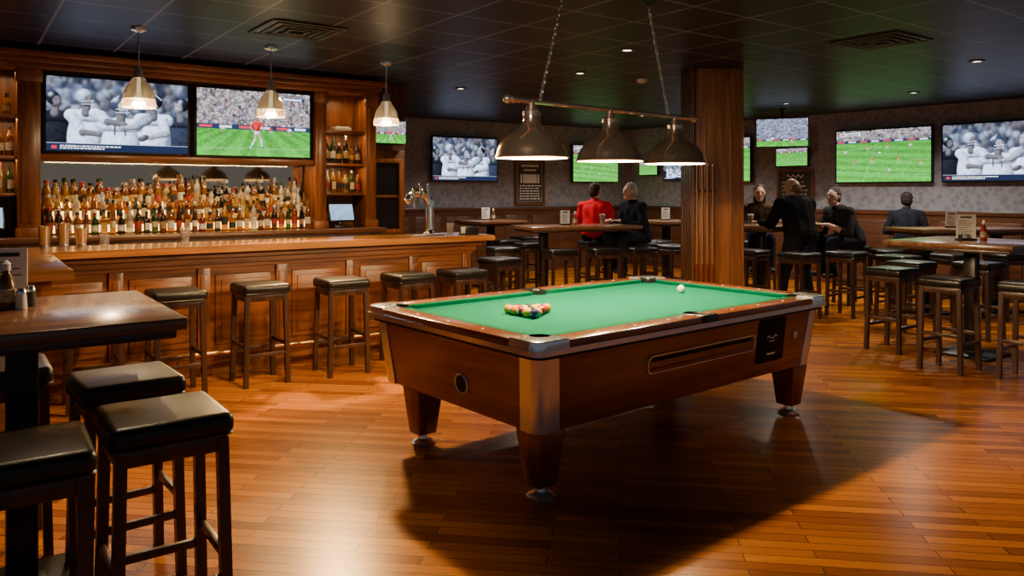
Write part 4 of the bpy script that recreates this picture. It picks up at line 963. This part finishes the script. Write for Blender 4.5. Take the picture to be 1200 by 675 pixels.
    co+=nr*w_[:,None]; me.vertices.foreach_set('co',co.ravel()); me.update()
    if not bald: he=[('h',(0,-.022,.046),(.083,.094,.096)),('h',(0,-.046,.0),(.080,.068,.092))]
    else: he=[('h',(0,-.024,-.004),(.082,.088,.068)),('h',(0,-.045,-.010),(.076,.065,.078))]
    if longhair: he+=[('h',(-.055,-.03,-.06),(.035,.05,.10)),('h',(.055,-.03,-.06),(.035,.05,.10)),('h',(0,-.06,-.07),(.07,.045,.11))]
    hm=build([],[(a,V(b),V(c)) for a,b,c in he])
    h=remesh('hair',hm,.009,[hairc],1)
    for v in h.data.vertices:
        v.co+=v.normal*(.004*math.sin(v.co.x*210+v.co.y*90)+.003*math.sin(v.co.z*170+v.co.x*60))
    return r
BLK=pm('black_jacket',(.010,.010,.011),1,0,.25,9,spec=.03); RED=pm('red_sweater',(.50,.008,.018),.95,0,.2,12,spec=.05); NAVY=pm('dark_sweater',(.013,.014,.021),1,0,.3,12,spec=.03); CHAR=pm('charcoal_shirt',(.024,.023,.025),1,0,.3,12,spec=.03); OLIVE=pm('brown_jumper',(.05,.032,.02),1,0,.3,12,spec=.03)
HB=pm('brown_hair',(.035,.015,.007),.7,0,.3,40,spec=.2); HG=pm('grey_hair',(.30,.28,.26),.7,0,.3,40,spec=.2); HK=pm('dark_hair',(.016,.011,.009),.7,0,.3,40,spec=.2); HBl=pm('cropped_fair_hair',(.15,.08,.04),.7,0,.25,40,spec=.2)
def ang(x,y): return math.atan2(y,x)
LAP=dict(hl=(-.10,.34,1.0),hr_=(.10,.34,1.0))
person('person in a red sweater seen from behind at the middle long table',(1.2,11.28,0),ang(.25,.97),RED,HB,lean=.25,yaw=rad(-20),pitch=rad(-8),sc=1.0,wide=1.03,**LAP)
person('grey haired person in dark sweater seated beside red sweater, facing left',(1.84,11.0,0),ang(-.9,-.42),NAVY,HG,lean=.3,yaw=rad(-5),sc=1.0,wide=1.15)
person('large bald man in plain black jacket standing at high table, back turned',(3.70,9.92,0),ang(-.42,.9),BLK,HBl,seated=False,lean=.25,yaw=rad(25),pitch=rad(-6),hl=(-.26,.42,1.10),hr_=(.2,.42,1.10),bald=True,wide=1.34,sc=1.0)
person('person with brown hair seated facing the standing man in black',(3.62,11.28,0),ang(-.2,-.97),OLIVE,HB,lean=.25,longhair=True,sc=.98)
person('man in charcoal shirt with bare forearms seated on a stool facing left',(4.56,10.3,0),ang(-.98,-.2),CHAR,HK,lean=.5,yaw=rad(26),pitch=rad(4),sc=.98,wide=1.2,hl=(-.13,.46,1.09),hr_=(.13,.46,1.09),bare=True)
person('dark figure seated with back turned by the right wall',(5.5,10.72,0),ang(.5,.86),NAVY,HK,lean=.4,pitch=rad(-10),sc=.93,**LAP)
# ------------------------------------------------------------------ lighting
light('bar_key_spot','SPOT',(-1.8,7.9,2.74),1080,(1,.59,.21),spot_size=rad(58),spot_blend=.45,shadow_soft_size=.09,target=(-.95,4.2,0))
light('bar_front_spot','SPOT',(-1.2,5.0,2.76),330,(1,.62,.26),spot_size=rad(80),spot_blend=.7,shadow_soft_size=.08,target=(-2.3,6.4,.4))
light('left_table_fill','SPOT',(-1.9,3.6,2.76),85,(1,.70,.42),spot_size=rad(80),spot_blend=.7,shadow_soft_size=.08,target=(-1.8,2.9,.9))  # unseen spot without a fixture, added to lighten the left tabletop
light('right_floor_fill','SPOT',(3.4,4.6,2.76),95,(1,.62,.25),spot_size=rad(100),spot_blend=.8,shadow_soft_size=.1,target=(3.5,4.5,0))  # fill spot out of view, added to brighten the right-hand floor
light('shade_fill','SPOT',(-.5,2.2,2.72),300,(1,.86,.68),spot_size=rad(46),spot_blend=.8,shadow_soft_size=.05,target=(.62,4.95,1.74))  # no fixture here; added to light the near sides of shades and table
w=D.worlds.new('World'); S.world=w; w.use_nodes=True; bg=w.node_tree.nodes['Background']; bg.inputs['Color'].default_value=(.74,.80,.92,1); bg.inputs['Strength'].default_value=.155
cam=D.cameras.new('Camera'); co=D.objects.new('Camera',cam); COL.objects.link(co); co.location=(0,0,1.5); co.rotation_euler=(rad(90),0,0)
cam.sensor_width=36; cam.lens=27; cam.shift_y=-.09375; cam.clip_start=.05
S.camera=co
